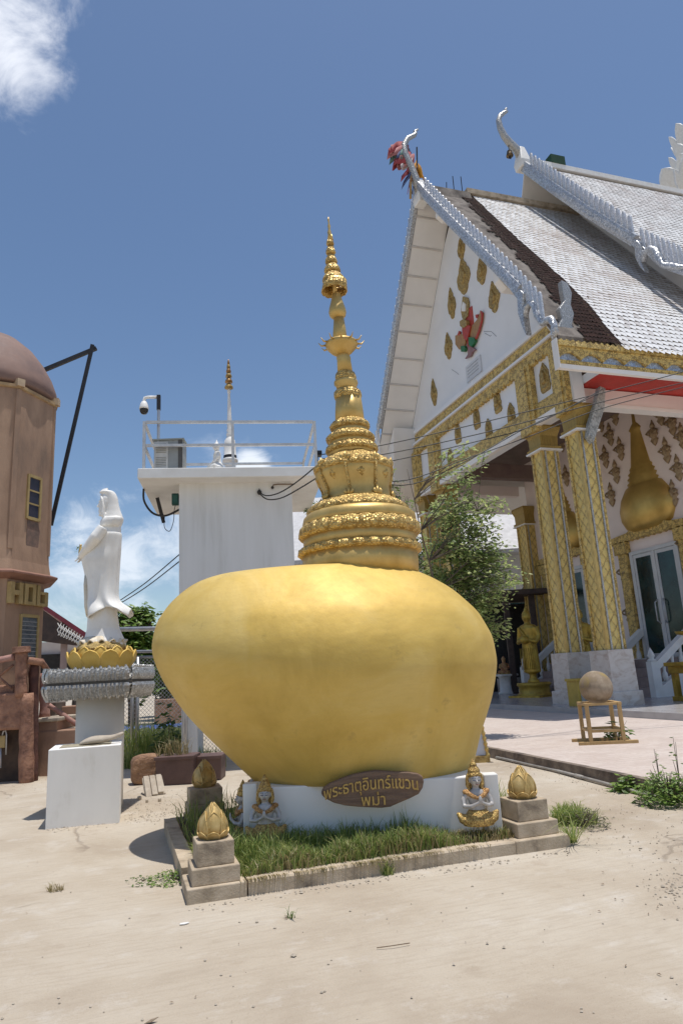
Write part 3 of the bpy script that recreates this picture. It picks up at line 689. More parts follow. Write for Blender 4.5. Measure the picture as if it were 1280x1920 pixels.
# the statue: faces left (-x); traced profile at 6 px per photo px
g0 = PX(190, 1232, Y=YS-.05); K = 1/6*(SZ(200, 1100)-SZ(100, 1100)).x/100
t = thing('goddess_statue', 'white hooded goddess statue in a flowing robe, facing left on a gold lotus seat', 'statue', Vector((sp.x, sp.y, 1.76)), rot=.05, local=True)
def LX(x): return (x-452)*K
def LZ(y): return (1880-y)*K+.31
lp = lambda z: interp([(0, .32), (.05, .365), (.12, .395), (.2, .385), (.28, .35), (.32, .29)], z)
m = MB(); m.lathe([(.31, 0), (.355, .03), (.37, .10), (.36, .2), (.33, .25), (.29, .31), (.0, .312)], 40); m.build('lotus_seat', GOLDB, t, True)
m = MB(); m.lathe([(.335, .24), (.33, .29), (.29, .335), (.25, .36), (.0, .365)], 40); m.build('seed_pod', relief('seed_pod', (.62, .45, .18), (.38, .26, .09), 30, .4, .5, reg=.3, bd=.01), t, True)
m = MB(); rg = []
for rr_, zz_, wv in ((.22, .43, .0), (.25, .385, .012), (.29, .355, .03), (.305, .345, .04), (.28, .34, .03)):
    rg.append([((LX(185)+LX(715))/2+(rr_*1.03+wv*.6*math.sin(13*2*PI*j/104))*math.cos(2*PI*j/104), (rr_*.9+wv*.6*math.sin(13*2*PI*j/104))*math.sin(2*PI*j/104), zz_+wv*.9*math.sin(13*2*PI*j/104)) for j in range(104)])
m.loft(rg, cap=False); m.build('skirt_hem', M('hem_cream', (.74, .68, .56), (.62, .52, .38), 6, .55), t, True, solid=.012)
for row, (k, w_, a, b, off, tp) in enumerate(((11, .33, 0, .24, .012, .05), (11, .30, .05, .29, -.01, .03))):
    for j in range(k):
        m = MB(); m.petal(lp, 2*PI*(j+.5*row)/k+.1, w_, a, b, off, .02, 8, 8, pw=.42, tip=tp); m.build('seat_petal', GOLD, t, True, solid=.018)
m = MB()
def wob(k, a, ph=0): return lambda th, z: 1+a*math.sin(k*th+ph)
def prof(rows, dy, n=40, fn=None):
    return [((LX(a)+LX(b))/2, 0, LZ(y), abs(LX(b)-LX(a))/2, abs(LX(b)-LX(a))/2*dy) for y, a, b in rows]
# skirt with wavy hem
m.ell([((LX(185)+LX(715))/2, 0, LZ(1895), .315, .27), ((LX(200)+LX(700))/2, 0, LZ(1872), .31, .265)]+prof([(1800, 260, 680), (1700, 285, 635), (1550, 290, 610), (1400, 300, 600)], .8), 48, fn=lambda th, z: 1+(.045*math.sin(13*th) if z < LZ(1850) else .012*math.sin(9*th)))
# body with cape
m.ell(prof([(1560, 300, 610), (1400, 285, 600), (1250, 280, 602), (1100, 275, 606), (1000, 300, 612), (900, 330, 618), (800, 345, 624), (700, 360, 630), (620, 375, 632), (560, 395, 632), (520, 410, 628), (480, 425, 610)], .66), 40)
m.build('robe', PLASTER, t, remesh=.014, sm=4)
# outer sleeve/cape sheet flaring to a wavy hem at the back
m = MB()
hem = lambda th: interp([(-PI, 1545), (-2.5, 1590), (-2.0, 1540), (-1.45, 1470), (-1.0, 1500), (-.6, 1585), (-.25, 1520), (0, 1490), (.3, 1530), (.8, 1590), (1.5, 1480), (2.2, 1570), (PI, 1545)], th)
rg = []
for i in range(15):
    u = i/14; r_ = []
    for j in range(64):
        th = -PI+2*PI*j/64; hy = hem(th); y = lerp(620, hy, u)
        xl = interp([(620, 372), (700, 335), (800, 262), (890, 200), (1000, 235), (1100, 258), (1300, 268), (1480, 280), (1600, 290)], y)
        xr = interp([(620, 634), (800, 628), (1000, 616), (1250, 608), (1380, 612), (1430, 645), (1470, 720), (1500, 775), (1600, 790)], y)
        c = (LX(xl)+LX(xr))/2; rx = (LX(xr)-LX(xl))/2
        ry = rx*.62+.05*max(0, u-.5) if rx else 0; ry = max(ry, .14)
        ex = abs(math.cos(th))**.9*(1 if math.cos(th) > 0 else -1)
        fl = .16*max(0, u-.7)*math.sin(5*th)
        rip = 1+.035*math.sin(11*th+2.2*u)*min(1, u*2); r_.append((c+rx*ex*rip, (ry*rip+.10*max(0, u-.7)+fl)*math.sin(th), LZ(y)))
    rg.append(r_)
m.loft(rg, cap=False); m.build('cape', PLASTER, t, True, solid=.02, sub=1)
m = MB()
# head with face looking left, neck, shoulders
hx, hz = LX(440), LZ(300)
m.ell([(LX(480), 0, LZ(520), .10, .10), (LX(465), 0, LZ(460), .055, .06), (LX(455), 0, LZ(425), .05, .055), (LX(440), 0, LZ(405), .06, .055), (LX(440), 0, LZ(370), .075, .068), (LX(445), 0, LZ(320), .08, .075), (LX(450), 0, LZ(260), .084, .08), (LX(455), 0, LZ(210), .08, .078), (LX(460), 0, LZ(165), .055, .06), (LX(460), 0, LZ(140), .02, .02)], 24)
m.tube([(LX(384), 0, LZ(250)), (LX(362), 0, LZ(298)), (LX(384), 0, LZ(308))], [.008, .017, .01], 8)
m.tube([(LX(386), -.018, LZ(342)), (LX(378), 0, LZ(340)), (LX(386), .018, LZ(342))], [.006, .011, .006], 6)
m.tube([(LX(386), -.016, LZ(358)), (LX(379), 0, LZ(360)), (LX(386), .016, LZ(358))], [.006, .011, .006], 6)
m.sph((LX(392), 0, LZ(398)), .022, 8)
for s in (-1, 1):
    m.sph((LX(393), s*.032, LZ(268)), (.012, .02, .01), 8); m.tube([(LX(396), s*.052, LZ(245)), (LX(383), s*.03, LZ(238)), (LX(382), s*.012, LZ(246))], .007, 6)
m.build('head', PLASTER, t, remesh=.007, sm=3)
m = MB()  # hood with upturned front and shoulder folds
rows = [(115, 400, 520), (130, 378, 548), (165, 420, 572), (210, 440, 588), (290, 450, 602), (360, 448, 622), (420, 436, 645), (450, 425, 655), (470, 430, 655)]
m.ell(prof(rows, .72), 32)
m.tube([(LX(378), 0, LZ(133)), (LX(420), 0, LZ(122)), (LX(470), 0, LZ(125))], [.012, .04, .06], 8)
for s in (-1, 1): m.tube([(LX(400), s*.03, LZ(165)), (LX(430), s*.075, LZ(230)), (LX(448), s*.085, LZ(330)), (LX(440), s*.08, LZ(430))], [.015, .02, .022, .03], 8)
m.ell(prof([(445, 425, 655), (480, 402, 652), (515, 396, 640), (545, 400, 628), (560, 470, 620)], .95), 40, fn=wob(9, .03))
m.build('hood', PLASTER, t, remesh=.012, sm=2)
m = MB()
for s, yo in ((-1, -.13), (1, .13)):
    m.tube([(LX(470), yo*1.25, LZ(580)), (LX(400), yo*1.45, LZ(690)), (LX(300), yo*1.1, LZ(800)), (LX(205), yo*.5, LZ(885))], [.075, .085, .07, .045], 12)
m.build('sleeve', PLASTER, t, remesh=.012, sm=3)
m = MB()
for s in (-1, 1):
    o = Vector((LX(200), s*.05, LZ(890))); m.tube([o, o+Vector((-.03, -s*.01, -.015))], [.022, .02], 8)
    for k in range(4):
        m.tube([o+Vector((-.03, s*(-.016+.010*k), -.012)), o+Vector((-.055, s*(-.016+.010*k), -.03-.004*k)), o+Vector((-.07-.004*(k % 2), s*(-.014+.009*k), -.05))], [.008, .007, .004], 6)
    m.tube([o+Vector((-.015, s*.014, 0)), o+Vector((-.04, s*.02, .012))], [.008, .004], 6)
m.build('hand', PLASTER, t, True)
o = Vector((LX(190), -.02, LZ(900)))
m = MB(); m.lathe([(.012, 0), (.022, .04), (.028, .1), (.02, .15), (.014, .18), (.02, .2)], 14, o); m.build('vase', GOLDS, t, True)
m = MB(); m.tube([o+Vector((0, 0, .18)), o+Vector((-.03, 0, .17)), o+Vector((-.06, .01, .13))], .004, 5)
for k in range(14): leaf(m, o+Vector((rnd(-.08, 0), rnd(-.03, .03), rnd(.08, .2))), .035)
m.build('willow_sprig', LEAFD, t)
m = MB(); m.tube([(LX(268), -.05, LZ(1100)), (LX(276), -.08, LZ(1200)), (LX(286), -.10, LZ(1320)), (LX(298), -.11, LZ(1440)), (LX(312), -.11, LZ(1550))], [.022, .03, .026, .03, .02], 8); m.build('sash', M('old_cream', (.60, .52, .38), (.70, .66, .58), 12, .6), t, True)

# ---- white offering box with a broken stone on it
fl = PX(85, 1558, Z=0); fr = PX(224, 1540, Z=0)
bd = (toW(fr)-toW(fl)); ba = math.atan2(bd.y, bd.x)*.72; bw = bd.length*1.0
t = thing('offering_box', 'plain white painted masonry box in front of the goddess statue', 'box', fl, rot=ba, local=True)
m = MB(); m.bb((0, 0, -.05), (bw, .74, .86)); o = m.build('body', WHITEB, t, bevel=.008)
m = MB(); m.bb((.10, .12, .8605), (bw-.12, .60, .864)); m.build('top_grime', M('dust_debris', (.40, .36, .27), (.20, .17, .11), 16, .95), t)
bo = Matrix.Translation(toW(fl)) @ Matrix.Rotation(ba, 4, 'Z')
def BX(x, y, z): return toRG(bo @ Vector((x, y, z)))
t = thing('stone_fragment', 'beige wedge of carved stone lying on top of the white box', 'stone', BX(.30, .3, .864), rot=ba-.1, local=True)
m = MB(); rg = []
for x, w_, h, zb in ((0, .02, .02, 0), (.05, .07, .06, 0), (.14, .09, .10, 0), (.24, .085, .105, 0), (.34, .07, .095, .012), (.42, .05, .10, .045), (.50, .045, .13, .075), (.52, .03, .12, .085)):
    rg.append([(x, -w_, zb+.002), (x, w_, zb+.002), (x, w_*.8, zb+(h-zb)*.7), (x, w_*.2, h), (x, -w_*.5, h*.97), (x, -w_, zb+(h-zb)*.6)])
m.loft(rg); m.build('fragment', STONE, t, True, sub=1)

# ================================================================ white tower with roof slab
TR_ = math.radians(8.5)
to = toRG(Vector((-3.03, 12.4, 0)))
T = thing('white_tower', 'white rendered square tower with an overhanging flat roof slab', 'tower', to, rot=TR_, local=True)
TM = Matrix.Translation(toW(to)) @ Matrix.Rotation(TR_, 4, 'Z')
def TX(x, y, z): return toRG(TM @ Vector((x, y, z)))
m = MB(); m.bb((0, 0, 2.1), (2.12, 2.0, 5.17)); m.build('wall', WHITEG, T)
for x, y in ((.04, .03), (1.83, .03), (.04, 1.7), (1.83, 1.7)):
    m = MB(); m.bb((x, y, -.05), (x+.26, y+.27, 2.098)); m.build('support_post', WHITE, T)
m = MB(); m.tube([(.11, -.06, 0), (.11, -.06, 2.1)], .045, 8); m.build('downpipe', STEEL, T, True)
m = MB(); m.bb((-.70, -.42, 5.17), (2.70, 2.5, 5.36)); m.build('roof_slab', WHITE, T, bevel=.012)
RAIL = M('rail_paint', (.58, .58, .57), (.46, .46, .46), 7, .45, .3)
t = thing('roof_railing', 'grey tubular steel railing round the roof of the white tower', 'railing', TX(0, 0, 5.36), rot=TR_, local=True)
x0, x1, y0, y1 = -.60, 2.58, -.34, 2.3
def rp(nm, a, b, r_=.026): m = MB(); m.bar(a, b, r_*2); m.build(nm, RAIL, t)
for x, y in ((x0, y0), (1.02, y0), (x1, y0), (x0, y1), (1.02, y1), (x1, y1)): rp('post', (x, y, 0), (x, y, .93))
for z in (.46, .92):
    rp('rail', (x0+.03, y0, z), (x1-.03, y0, z), .024); rp('rail', (x0+.03, y1, z), (x1-.03, y1, z), .024)
    rp('rail', (x0, y0+.03, z), (x0, y1-.03, z), .024); rp('rail', (x1, y0+.03, z), (x1, y1-.03, z), .024)
t = thing('equipment_cabinet', 'grey steel cabinet with louvred door standing on the tower roof', 'cabinet', TX(-.18, -.24, 5.36), rot=TR_-.1, local=True)
m = MB(); m.bb((-.26, 0, 0), (.27, .4, .60)); m.build('cabinet_body', M('cabinet_grey', (.34, .35, .34), (.28, .29, .28), 4, .5, .1), t, bevel=.006)
m = MB(); m.bb((-.29, -.03, .60), (.30, .43, .625)); m.build('cabinet_roof', M('cabinet_top', (.30, .32, .30)), t)
m = MB(); m.bb((-.25, -.012, .05), (.0, -.001, .57)); lp_ = m.build('louvre_panel', M('louvre_white', (.60, .60, .58)), t)
for k in range(14):
    if k in (6, 7): continue
    m = MB(); m.bb((-.22, -.02, .09+.033*k), (-.03, -.0125, .098+.033*k)); m.build('slat_shadow', M('louvre_shadow', (.22, .22, .21)) if k == 0 else bpy.data.materials['louvre_shadow'], lp_)  # thin dark bars: shade between the louvres put in as colour
m = MB(); m.bb((.19, -.012, .02), (.27, -.001, .59)); m.build('side_panel', M('cabinet_dark', (.10, .095, .09)), t)
t = thing('security_camera', 'white dome security camera hanging from an arm on a grey pole', 'camera', TX(-.36, -.2, 5.44), rot=TR_, local=True)
m = MB(); m.tube([(0, 0, -.08), (0, 0, 1.42)], .027, 10); m.build('pole', STEEL, t)
m = MB(); m.bb((-.035, -.035, 1.14), (.035, .035, 1.44)); m.build('bracket', BLACKS, t, bevel=.004)
m = MB(); m.tube([(-.03, 0, 1.40), (-.20, 0, 1.40), (-.255, 0, 1.385), (-.27, 0, 1.33), (-.27, 0, 1.29)], [.03, .028, .03, .032, .034], 10); m.build('arm', PLASTER, t, True)
m = MB(); m.lathe([(.03, .16), (.055, .14), (.075, .08), (.085, .03), (.088, 0)], 24, (-.27, 0, 1.155)); m.build('housing', PLASTER, t, True)
m = MB(); m.lathe([(.001, -.105), (.045, -.095), (.072, -.06), (.08, -.02), (.08, 0)], 24, (-.27, 0, 1.155)); m.build('lens_dome', M('black_dome', (.012, .012, .014), None, 3, .12), t, True)
# seated white Buddha on the tower
t = thing('seated_buddha_statue', 'small white seated Buddha statue on the tower roof behind the railing', 'statue', TX(.70, -.16, 5.36), rot=TR_-1.3, local=True)
m = MB()
m.ell([(0, 0, 0, .20, .15), (0, 0, .05, .21, .155), (0, .01, .10, .16, .12), (0, .02, .16, .10, .085), (0, .02, .24, .09, .07), (0, .02, .32, .115, .07), (0, .02, .37, .10, .06), (0, .02, .39, .045, .045), (0, .01, .42, .04, .042), (0, .008, .45, .055, .06), (0, .01, .50, .06, .066), (0, .015, .54, .05, .055), (0, .015, .565, .028, .03), (0, .015, .59, .022, .022), (0, .015, .62, .008, .008), (0, .015, .67, .003, .003)], 22)
for s in (-1, 1):
    m.tube([(s*.11, .02, .345), (s*.15, 0, .25), (s*.13, -.07, .15), (s*.03, -.12, .11)], [.035, .034, .028, .02], 8)
    m.tube([(s*.10, 0, .05), (s*.20, -.08, .04), (s*.06, -.15, .045), (-s*.08, -.13, .06)], [.06, .055, .045, .03], 8)
    m.sph((s*.06, .015, .47), (.01, .015, .03), 6)
m.tube([(0, -.045, .485), (0, -.066, .462), (0, -.05, .455)], [.006, .011, .006], 6)
m.build('figure', PLASTER, t, remesh=.011, sm=2)
# far white stupa with gilded umbrella
so = PX(432, 884, Y=25); so.z = 0
t = thing('white_stupa', 'slim white stupa spire with a tiered gold and maroon umbrella, far behind the tower', 'stupa', so, local=True)
def stp(y): return PX(432, y, Y=25).z
def stw(w): return w/2/F*25*1.01
zb = stp(884)
m = MB(); m.lathe([(.75, 0), (.75, 3), (.6, 4), (.5, zb-1.2), (.4, zb-.2), (stw(20), zb)]+[(stw(w_), stp(y)) for y, w_ in ((868, 22), (866, 30), (862, 30), (860, 24), (836, 23), (826, 20), (822, 14), (818, 12), (815, 14), (811, 10), (807, 12), (803, 9), (797, 10), (780, 8), (750, 6), (738, 4.5), (736, 7), (731, 6), (729, 3))], 24); m.build('spire', PLASTER, t, True)
m = MB(); m.lathe([(stw(25.5), stp(864)), (stw(25.5), stp(855))], 24, cap=True); m.build('dark_band', BLACKS, t)
for k, (y, w_) in enumerate(((728, 17), (717, 15), (707, 12.5), (698, 10), (690, 7.5), (683, 5))):
    m = MB(); m.lathe([(stw(w_), stp(y)), (stw(w_*.95), stp(y-3)), (stw(w_*.6), stp(y-7)), (stw(w_*.35), stp(y-9))], 20); m.build('umbrella_tier', (GOLDE if k % 2 == 0 else M('maroon_gilt_%s' % 'abc'[k//2], (.30, .13, .06), (.42, .28, .09), 30, .4, .5)), t, True)
m = MB(); m.tube([(0, 0, stp(684)), (0, 0, stp(674))], [stw(2.5), .01], 6); m.build('finial', PLASTER, t)
# cables, box and bracket under the slab
def cable(name, label, pts, r_=.012, mat=BLACK, group=None):
    t = MB(); P_ = [Vector(p) for p in pts]; out = []
    n = len(P_)
    for i in range(n-1):
        p0, p1, p2, p3 = P_[max(i-1, 0)], P_[i], P_[i+1], P_[min(i+2, n-1)]
        for k in range(6):
            u = k/6; out.append(.5*((2*p1)+(p2-p0)*u+(2*p0-5*p1+4*p2-p3)*u*u+(3*p1-p0-3*p2+p3)*u**3))
    out.append(P_[-1]); t.tube(out, r_, 6); o = t.build(name, mat, None, True); return tag(o, label, 'cable', group)
cable('tower_cable', 'thick black cable drooping under the left end of the roof slab', [TX(-.69, .3, 5.17), TX(-.69, .4, 4.95), TX(-.55, .55, 4.75), TX(-.3, .5, 4.68), TX(-.01, .12, 4.70)], .022)
cable('thin_cable', 'thin looping wire hanging below the roof slab beside the tower wall', [TX(-.01, .1, 4.95), TX(-.10, .2, 4.75), TX(-.12, .2, 4.5), TX(-.2, .3, 4.33), TX(-.32, .5, 4.45), TX(-.33, .6, 4.7)], .007)
t = thing('junction_box', 'small dark green junction box tucked under the roof slab', 'box', TX(-.07, .08, 4.88), rot=TR_, local=True)
m = MB(); m.bb((-.07, -.05, -.10), (.06, .05, .12)); m.build('case', M('dark_green', (.01, .06, .045)), t, bevel=.01)
m = MB(); m.bb((-.05, -.06, -.06), (.04, -.0505, .08)); m.build('cover', M('green_cover', (.015, .08, .06)), t)
t = thing('metal_bracket', 'dark metal strip leaning under the roof slab left of the tower', 'bracket', TX(-.45, .9, 4.65), rot=TR_, local=True)
m = MB(); m.bar((-.06, 0, .5), (.06, .1, 0), .07, .02); m.build('strip', BLACKS, t)
cable('wall_cable', 'black cable hooked to the tower wall, the upper of two swinging to the right', [TX(1.50, -.03, 4.98), TX(1.62, -.2, 4.86), TX(1.85, -.5, 4.83), TX(2.15, -.9, 4.92), TX(2.6, -1.3, 5.2)], .012)
cable('wall_cable', 'black cable hooked to the tower wall, the lower of two swinging to the right', [TX(1.50, -.03, 4.95), TX(1.64, -.2, 4.79), TX(1.88, -.5, 4.73), TX(2.2, -.9, 4.80), TX(2.7, -1.3, 5.02)], .012)
t = thing('cable_hook', 'small black insulator hook on the front wall of the tower', 'hook', TX(1.5, -.01, 4.97), rot=TR_, local=True)
m = MB(); m.sph((0, -.03, 0), (.045, .05, .05), 10); m.build('insulator', BLACK, t, True)
m = MB(); m.tube([(0, .02, .03), (0, -.03, .07), (0, -.06, .04)], .01, 6); m.build('hook_rod', BLACKS, t)
t = thing('wall_lamp_arm', 'rusty bent conduit stub on the tower wall just below the slab', 'conduit', TX(1.8, -.01, 5.12), rot=TR_, local=True)
m = MB(); m.tube([(-.05, -.03, -.06), (-.03, -.04, -.01), (.05, -.03, .005), (.38, -.03, 0)], .012, 6); m.build('conduit_tube', M('rusty_tube', (.16, .10, .06)), t)
m = MB(); m.sph((-.05, -.03, -.06), .03, 8); m.build('socket', BLACK, t)
for i, (a, b) in enumerate((((336, 1040), (222, 1128)), ((336, 1053), (218, 1136)))):
    p, q_ = PX(*a, Y=13.2), PX(*b, Y=16)
    cable('service_wire', ('upper', 'lower')[i]+' of the two black wires running down from the tower to the trees at left', [p, p.lerp(q_, .5)+Vector((0, 0, -.05)), q_], .011)
t = thing('box_camera', 'small black box camera on a stub pole at the right corner of the tower roof', 'camera', TX(2.66, .1, 5.36), rot=TR_, local=True)
m = MB(); m.tube([(0, 0, -.1), (0, 0, .38)], .014, 6); m.build('pole', BLACKS, t)
m = MB(); m.box((.03, -.05, .40), (.10, .16, .10)); m.build('housing', BLACK, t, bevel=.01)
m = MB(); m.tube([(.03, -.13, .40), (.03, -.16, .40)], .03, 10); m.build('lens', M('lens_black', (.01, .01, .012), None, 3, .1), t)
t = thing('box_camera', 'lower black sensor box on the slab edge under the small box camera', 'camera', TX(2.70, -.2, 5.25), rot=TR_, local=True)
m = MB(); m.box((0, 0, .0), (.07, .09, .16)); m.build('housing', BLACK, t, bevel=.01)
m = MB(); m.tube([(0, -.045, .03), (0, -.06, .03)], .022, 10); m.build('lens', bpy.data.materials['lens_black'], t)

# ================================================================ domed octagonal tower at the left
t0 = toRG(Vector((-7.335, 13.40, 0)))
D = thing('domed_tower', 'weathered terracotta tower with a brown dome and flared skirt at the left edge', 'tower', t0, rot=0, local=True)
NF, RT, PH = 8, 1.385, math.radians(-37.8)
def vtx(r_, k): a_ = PH+2*PI*k/NF; return (r_*math.cos(a_), r_*math.sin(a_))
def ringz(r_, z): return [vtx(r_, k)+(z,) for k in range(NF)]
m = MB(); m.loft([ringz(RT+.06, 3.72), ringz(RT+.02, 3.95), ringz(RT-.01, 4.4), ringz(RT-.015, 5.2), ringz(RT, 6.3), ringz(RT, 7.42)]); m.build('upper_wall', TERRA, D)
m = MB(); m.loft([ringz(RT-.05, -.1), ringz(RT-.05, 3.66)]); m.build('lower_wall', TERRA, D)
m = MB(); m.loft([ringz(RT-.04, 3.58), ringz(RT+.20, 3.67), ringz(RT+.20, 3.70), ringz(RT+.04, 3.76)]); m.build('skirt', M('skirt_brown', (.27, .14, .10), (.20, .10, .07), 3, .8), D)
m = MB(); m.ell([(0, 0, z, a_, a_) for z, a_ in ((7.50, RT-.03), (7.53, RT+.0), (7.75, RT-.03), (8.0, RT-.12), (8.3, RT-.28), (8.6, RT-.5), (8.85, RT-.78), (9.02, RT-1.1), (9.06, .05))], 56); m.build('dome', TERRAD, D, True)
m = MB(); m.loft([ringz(RT+.015, 7.36), ringz(RT+.05, 7.38), ringz(RT+.05, 7.44), ringz(RT-.1, 7.45)]); m.build('eave_band', M('ochre_band', (.42, .29, .15), (.34, .22, .12), 5, .7), D)
m = MB(); m.loft([ringz(RT-.12, 7.44), ringz(RT-.12, 7.6)]); m.build('eave_recess', DARK, D)
CORB = M('corbel_cream', (.50, .38, .25), (.42, .30, .2), 5, .7)
for k in range(NF):
    x, y = vtx(RT+.0, k); a_ = PH+2*PI*k/NF
    m = MB(); m.box((x, y, 7.47), (.17, .15, .15), a_); m.build('corbel', CORB, D)
    m = MB(); x, y = vtx(RT-.03, k); m.box((x, y, 5.75), (.09, .10, 3.2), a_); m.build('rib', TERRA, D)
def facet_mat(k, r_, z):
    a_ = PH+2*PI*(k+.5)/NF; rr = r_*math.cos(PI/NF)
    return Matrix.Translation((rr*math.cos(a_), rr*math.sin(a_), z)) @ Matrix.Rotation(a_+PI/2, 4, 'Z')
def win(nm, k, r_, x, z, w_, h, glass, bars):
    fm = facet_mat(k, r_, z); f = MB()
    for a, b in (((x-w_/2-.05, -.035, -.05), (x-w_/2, .02, h+.05)), ((x+w_/2, -.035, -.05), (x+w_/2+.05, .02, h+.05)), ((x-w_/2, -.032, h), (x+w_/2, .02, h+.06)), ((x-w_/2, -.032, -.06), (x+w_/2, .02, 0))):
        f.box([(p+q_)/2 for p, q_ in zip(a, b)], [abs(q_-p) for p, q_ in zip(a, b)], mat=fm)
    fo = f.build('window', YELLOW, D)
    g_ = MB(); g_.box((x, -.004, h/2), (w_, .012, h), mat=fm); g_.build('pane', glass, fo)
    for i in range(bars):
        z_ = h*(i+1)/(bars+1); b = MB(); b.box((x, -.016, z_), (w_, .014, .03 if bars < 4 else .012), mat=fm); b.build('glazing_bar' if bars < 4 else 'louvre', YELLOW if bars < 4 else STEEL, fo)
win('window', 0, RT-.01, .03, PX(66, 968, Y=13.0).z, .30, .80, M('window_dark', (.03, .04, .07), (.05, .05, .08), 3, .15), 2)
win('window', 0, RT-.05, .12, PX(64, 1236, Y=13.0).z, .42, .80, M('louvre_glass', (.16, .19, .22), (.08, .10, .12), 6, .25), 9)
win('window', 7, RT-.05, .1, 1.9, .42, .8, bpy.data.materials['louvre_glass'], 9)
# stain under the window, its own shape
fm = facet_mat(0, RT-.012, PX(66, 968, Y=13.0).z-.95)
m = MB(); m.prism([(-.10, .88), (.18, .88), (.25, .7), (.22, .35), (.12, 0), (.05, .05), (-.02, .02), (-.12, .4)], 'y', -.010, .01, fm); m.build('damp_stain', M('damp_stain', (.16, .115, .095), (.26, .165, .125), 9, .9), D)
zl = PX(66, 1134, Y=13.1).z
fm = facet_mat(0, RT-.05, zl); LH = .40
def letter(boxes):
    m = MB()
    for x0_, x1_, z0_, z1_ in boxes: m.box(((x0_+x1_)/2, -.05, (z0_+z1_)/2*LH), (x1_-x0_, .10, (z1_-z0_)*LH), mat=fm)
    m.build('letter', YELLOW, D, bevel=.006)
letter([(-.50, -.40, 0, 1), (-.40, -.28, .40, .62), (-.28, -.18, 0, 1)])
letter([(-.13, -.04, 0, 1), (-.04, .08, .84, 1), (-.04, .08, 0, .16), (.08, .17, 0, 1)])
letter([(.21, .29, 0, 1), (.29, .43, 0, .14), (.29, .43, .56, .70), (.43, .52, 0, .70)])
t = thing('steel_arm', 'black steel triangle frame jutting out behind the domed tower', 'frame', PX(100, 960, Y=14.6), local=False)
m = MB(); m.bar(PX(40, 712, Y=14.4), PX(181, 653, Y=14.9), .085); m.build('upper_beam', BLACKS, t)
m = MB(); m.bar(PX(96, 985, Y=14.7), PX(174, 647, Y=14.78), .085); m.build('diagonal_beam', BLACKS, t)

# ---------------------------------------------------------------- rustic stair, log railing, red brown wall
YT = 12.4
def q2(x, y, Y=YT): return PX(x, y, Y=Y)
def block(name, x0_, x1_, y0_, y1_, Y, dep, mat, parent, bevel=.02, bottom=False):
    a = toW(q2(x0_, y0_, Y)); b = toW(q2(x1_, y1_, Y)); c = toRG(Vector(((a.x+b.x)/2, Y+dep/2, 0)))
    z0_ = -.05 if bottom else b.z
    m = MB(); m.box((c.x, c.y, (a.z+z0_)/2), (abs(b.x-a.x), dep, a.z-z0_), -A); return m.build(name, mat, parent, bevel=bevel)
W_ = thing('stair_wall', 'brown stepped masonry wall of the stair at the foot of the domed tower', 'wall', q2(90, 1430, 13.0), local=False)
block('lower_block', 62, 150, 1372, 1440, 13.0, .9, BROWNW, W_, bottom=True)
block('upper_block', 60, 107, 1352, 1376, 13.02, .9, BROWNW, W_)
block('top_slab', 66, 110, 1347, 1352.5, 12.98, 1.0, STONE, W_); block('tread', 104, 150, 1366, 1373, 13.5, .5, STONE, W_)
block('back_block', 76, 104, 1318, 1347, 13.7, .5, M('dark_planks', (.15, .12, .10), (.09, .07, .06), 5, .8), W_); block('riser', 107, 150, 1325, 1372, 14.0, .4, BROWNW, W_)
RW = thing('rustic_wall', 'rough red brown cement wall with a log shaped pillar at the left edge', 'wall', q2(20, 1440, 12.3), local=False)
block('wall_panel', -40, 40, 1302, 1368, 12.25, .35, RUST, RW, .04); block('ledge', -40, 26, 1287, 1302, 12.35, .3, RUST, RW, .03)
block('dark_niche', -40, 44, 1368, 1460, 12.55, .3, M('niche_brown', (.10, .065, .045), (.06, .04, .03), 5, .9), RW, bottom=True)
def log(pts, r_, name, mat, parent, seed=0):
    m = MB(); P_ = []; k = 10
    pts = [Vector(p) for p in pts]
    for a, b in zip(pts, pts[1:]):
        for i in range(k): P_.append(a.lerp(b, i/k))
    P_.append(pts[-1]); m.tube(P_, [r_*(1+.16*noise.noise(p*6+Vector((seed, 0, 0)))) for p in P_], 12); return m.build(name, mat, parent, True)
log([q2(50, 1475, 12.35), q2(50, 1300, 12.35)], .12, 'pillar', RUST, RW)
log([q2(62, 1470, 12.5), q2(64, 1240, 12.5)], .085, 'rear_pillar', M('dark_rust', (.12, .05, .035), (.07, .03, .025), 5, .85, 0, .7, 16, .02), RW, 5)
LR = thing('log_railing', 'cement railing shaped like bark covered logs, in front of the domed tower', 'railing', q2(40, 1300, 12.3), local=False)
log([q2(40, 1306, 12.3), q2(41, 1222, 12.3)], .105, 'post', RUST, LR, 2)
log([q2(41, 1224, 12.3), q2(41, 1213, 12.3)], .155, 'post_cap', RUST, LR, 3)
log([q2(-30, 1243, 12.2), q2(28, 1232, 12.3)], .055, 'top_rail', PINKC, LR, 4); log([q2(-10, 1275, 12.3), q2(26, 1246, 12.3)], .022, 'brace', RUST, LR, 6); log([q2(-10, 1262, 12.3), q2(22, 1290, 12.3)], .022, 'brace', RUST, LR, 7)
log([q2(52, 1238, 12.3), q2(78, 1242, 12.5)], .06, 'top_rail', RUST, LR, 8); log([q2(77, 1240, 12.5), q2(98, 1268, 13.0), q2(150, 1312, 13.6)], .055, 'stair_rail', RUST, LR, 9)
log([q2(92, 1322, 13.2), q2(150, 1362, 13.4)], .045, 'lower_rail', PINKC, LR, 10); log([q2(84, 1345, 13.4), q2(86, 1262, 13.4)], .10, 'newel', PINKC, LR, 11)
t = thing('water_meter', 'small yellowed meter box with a bent pipe in the dark niche at the left edge', 'meter', q2(2, 1440, 12.5), local=False)
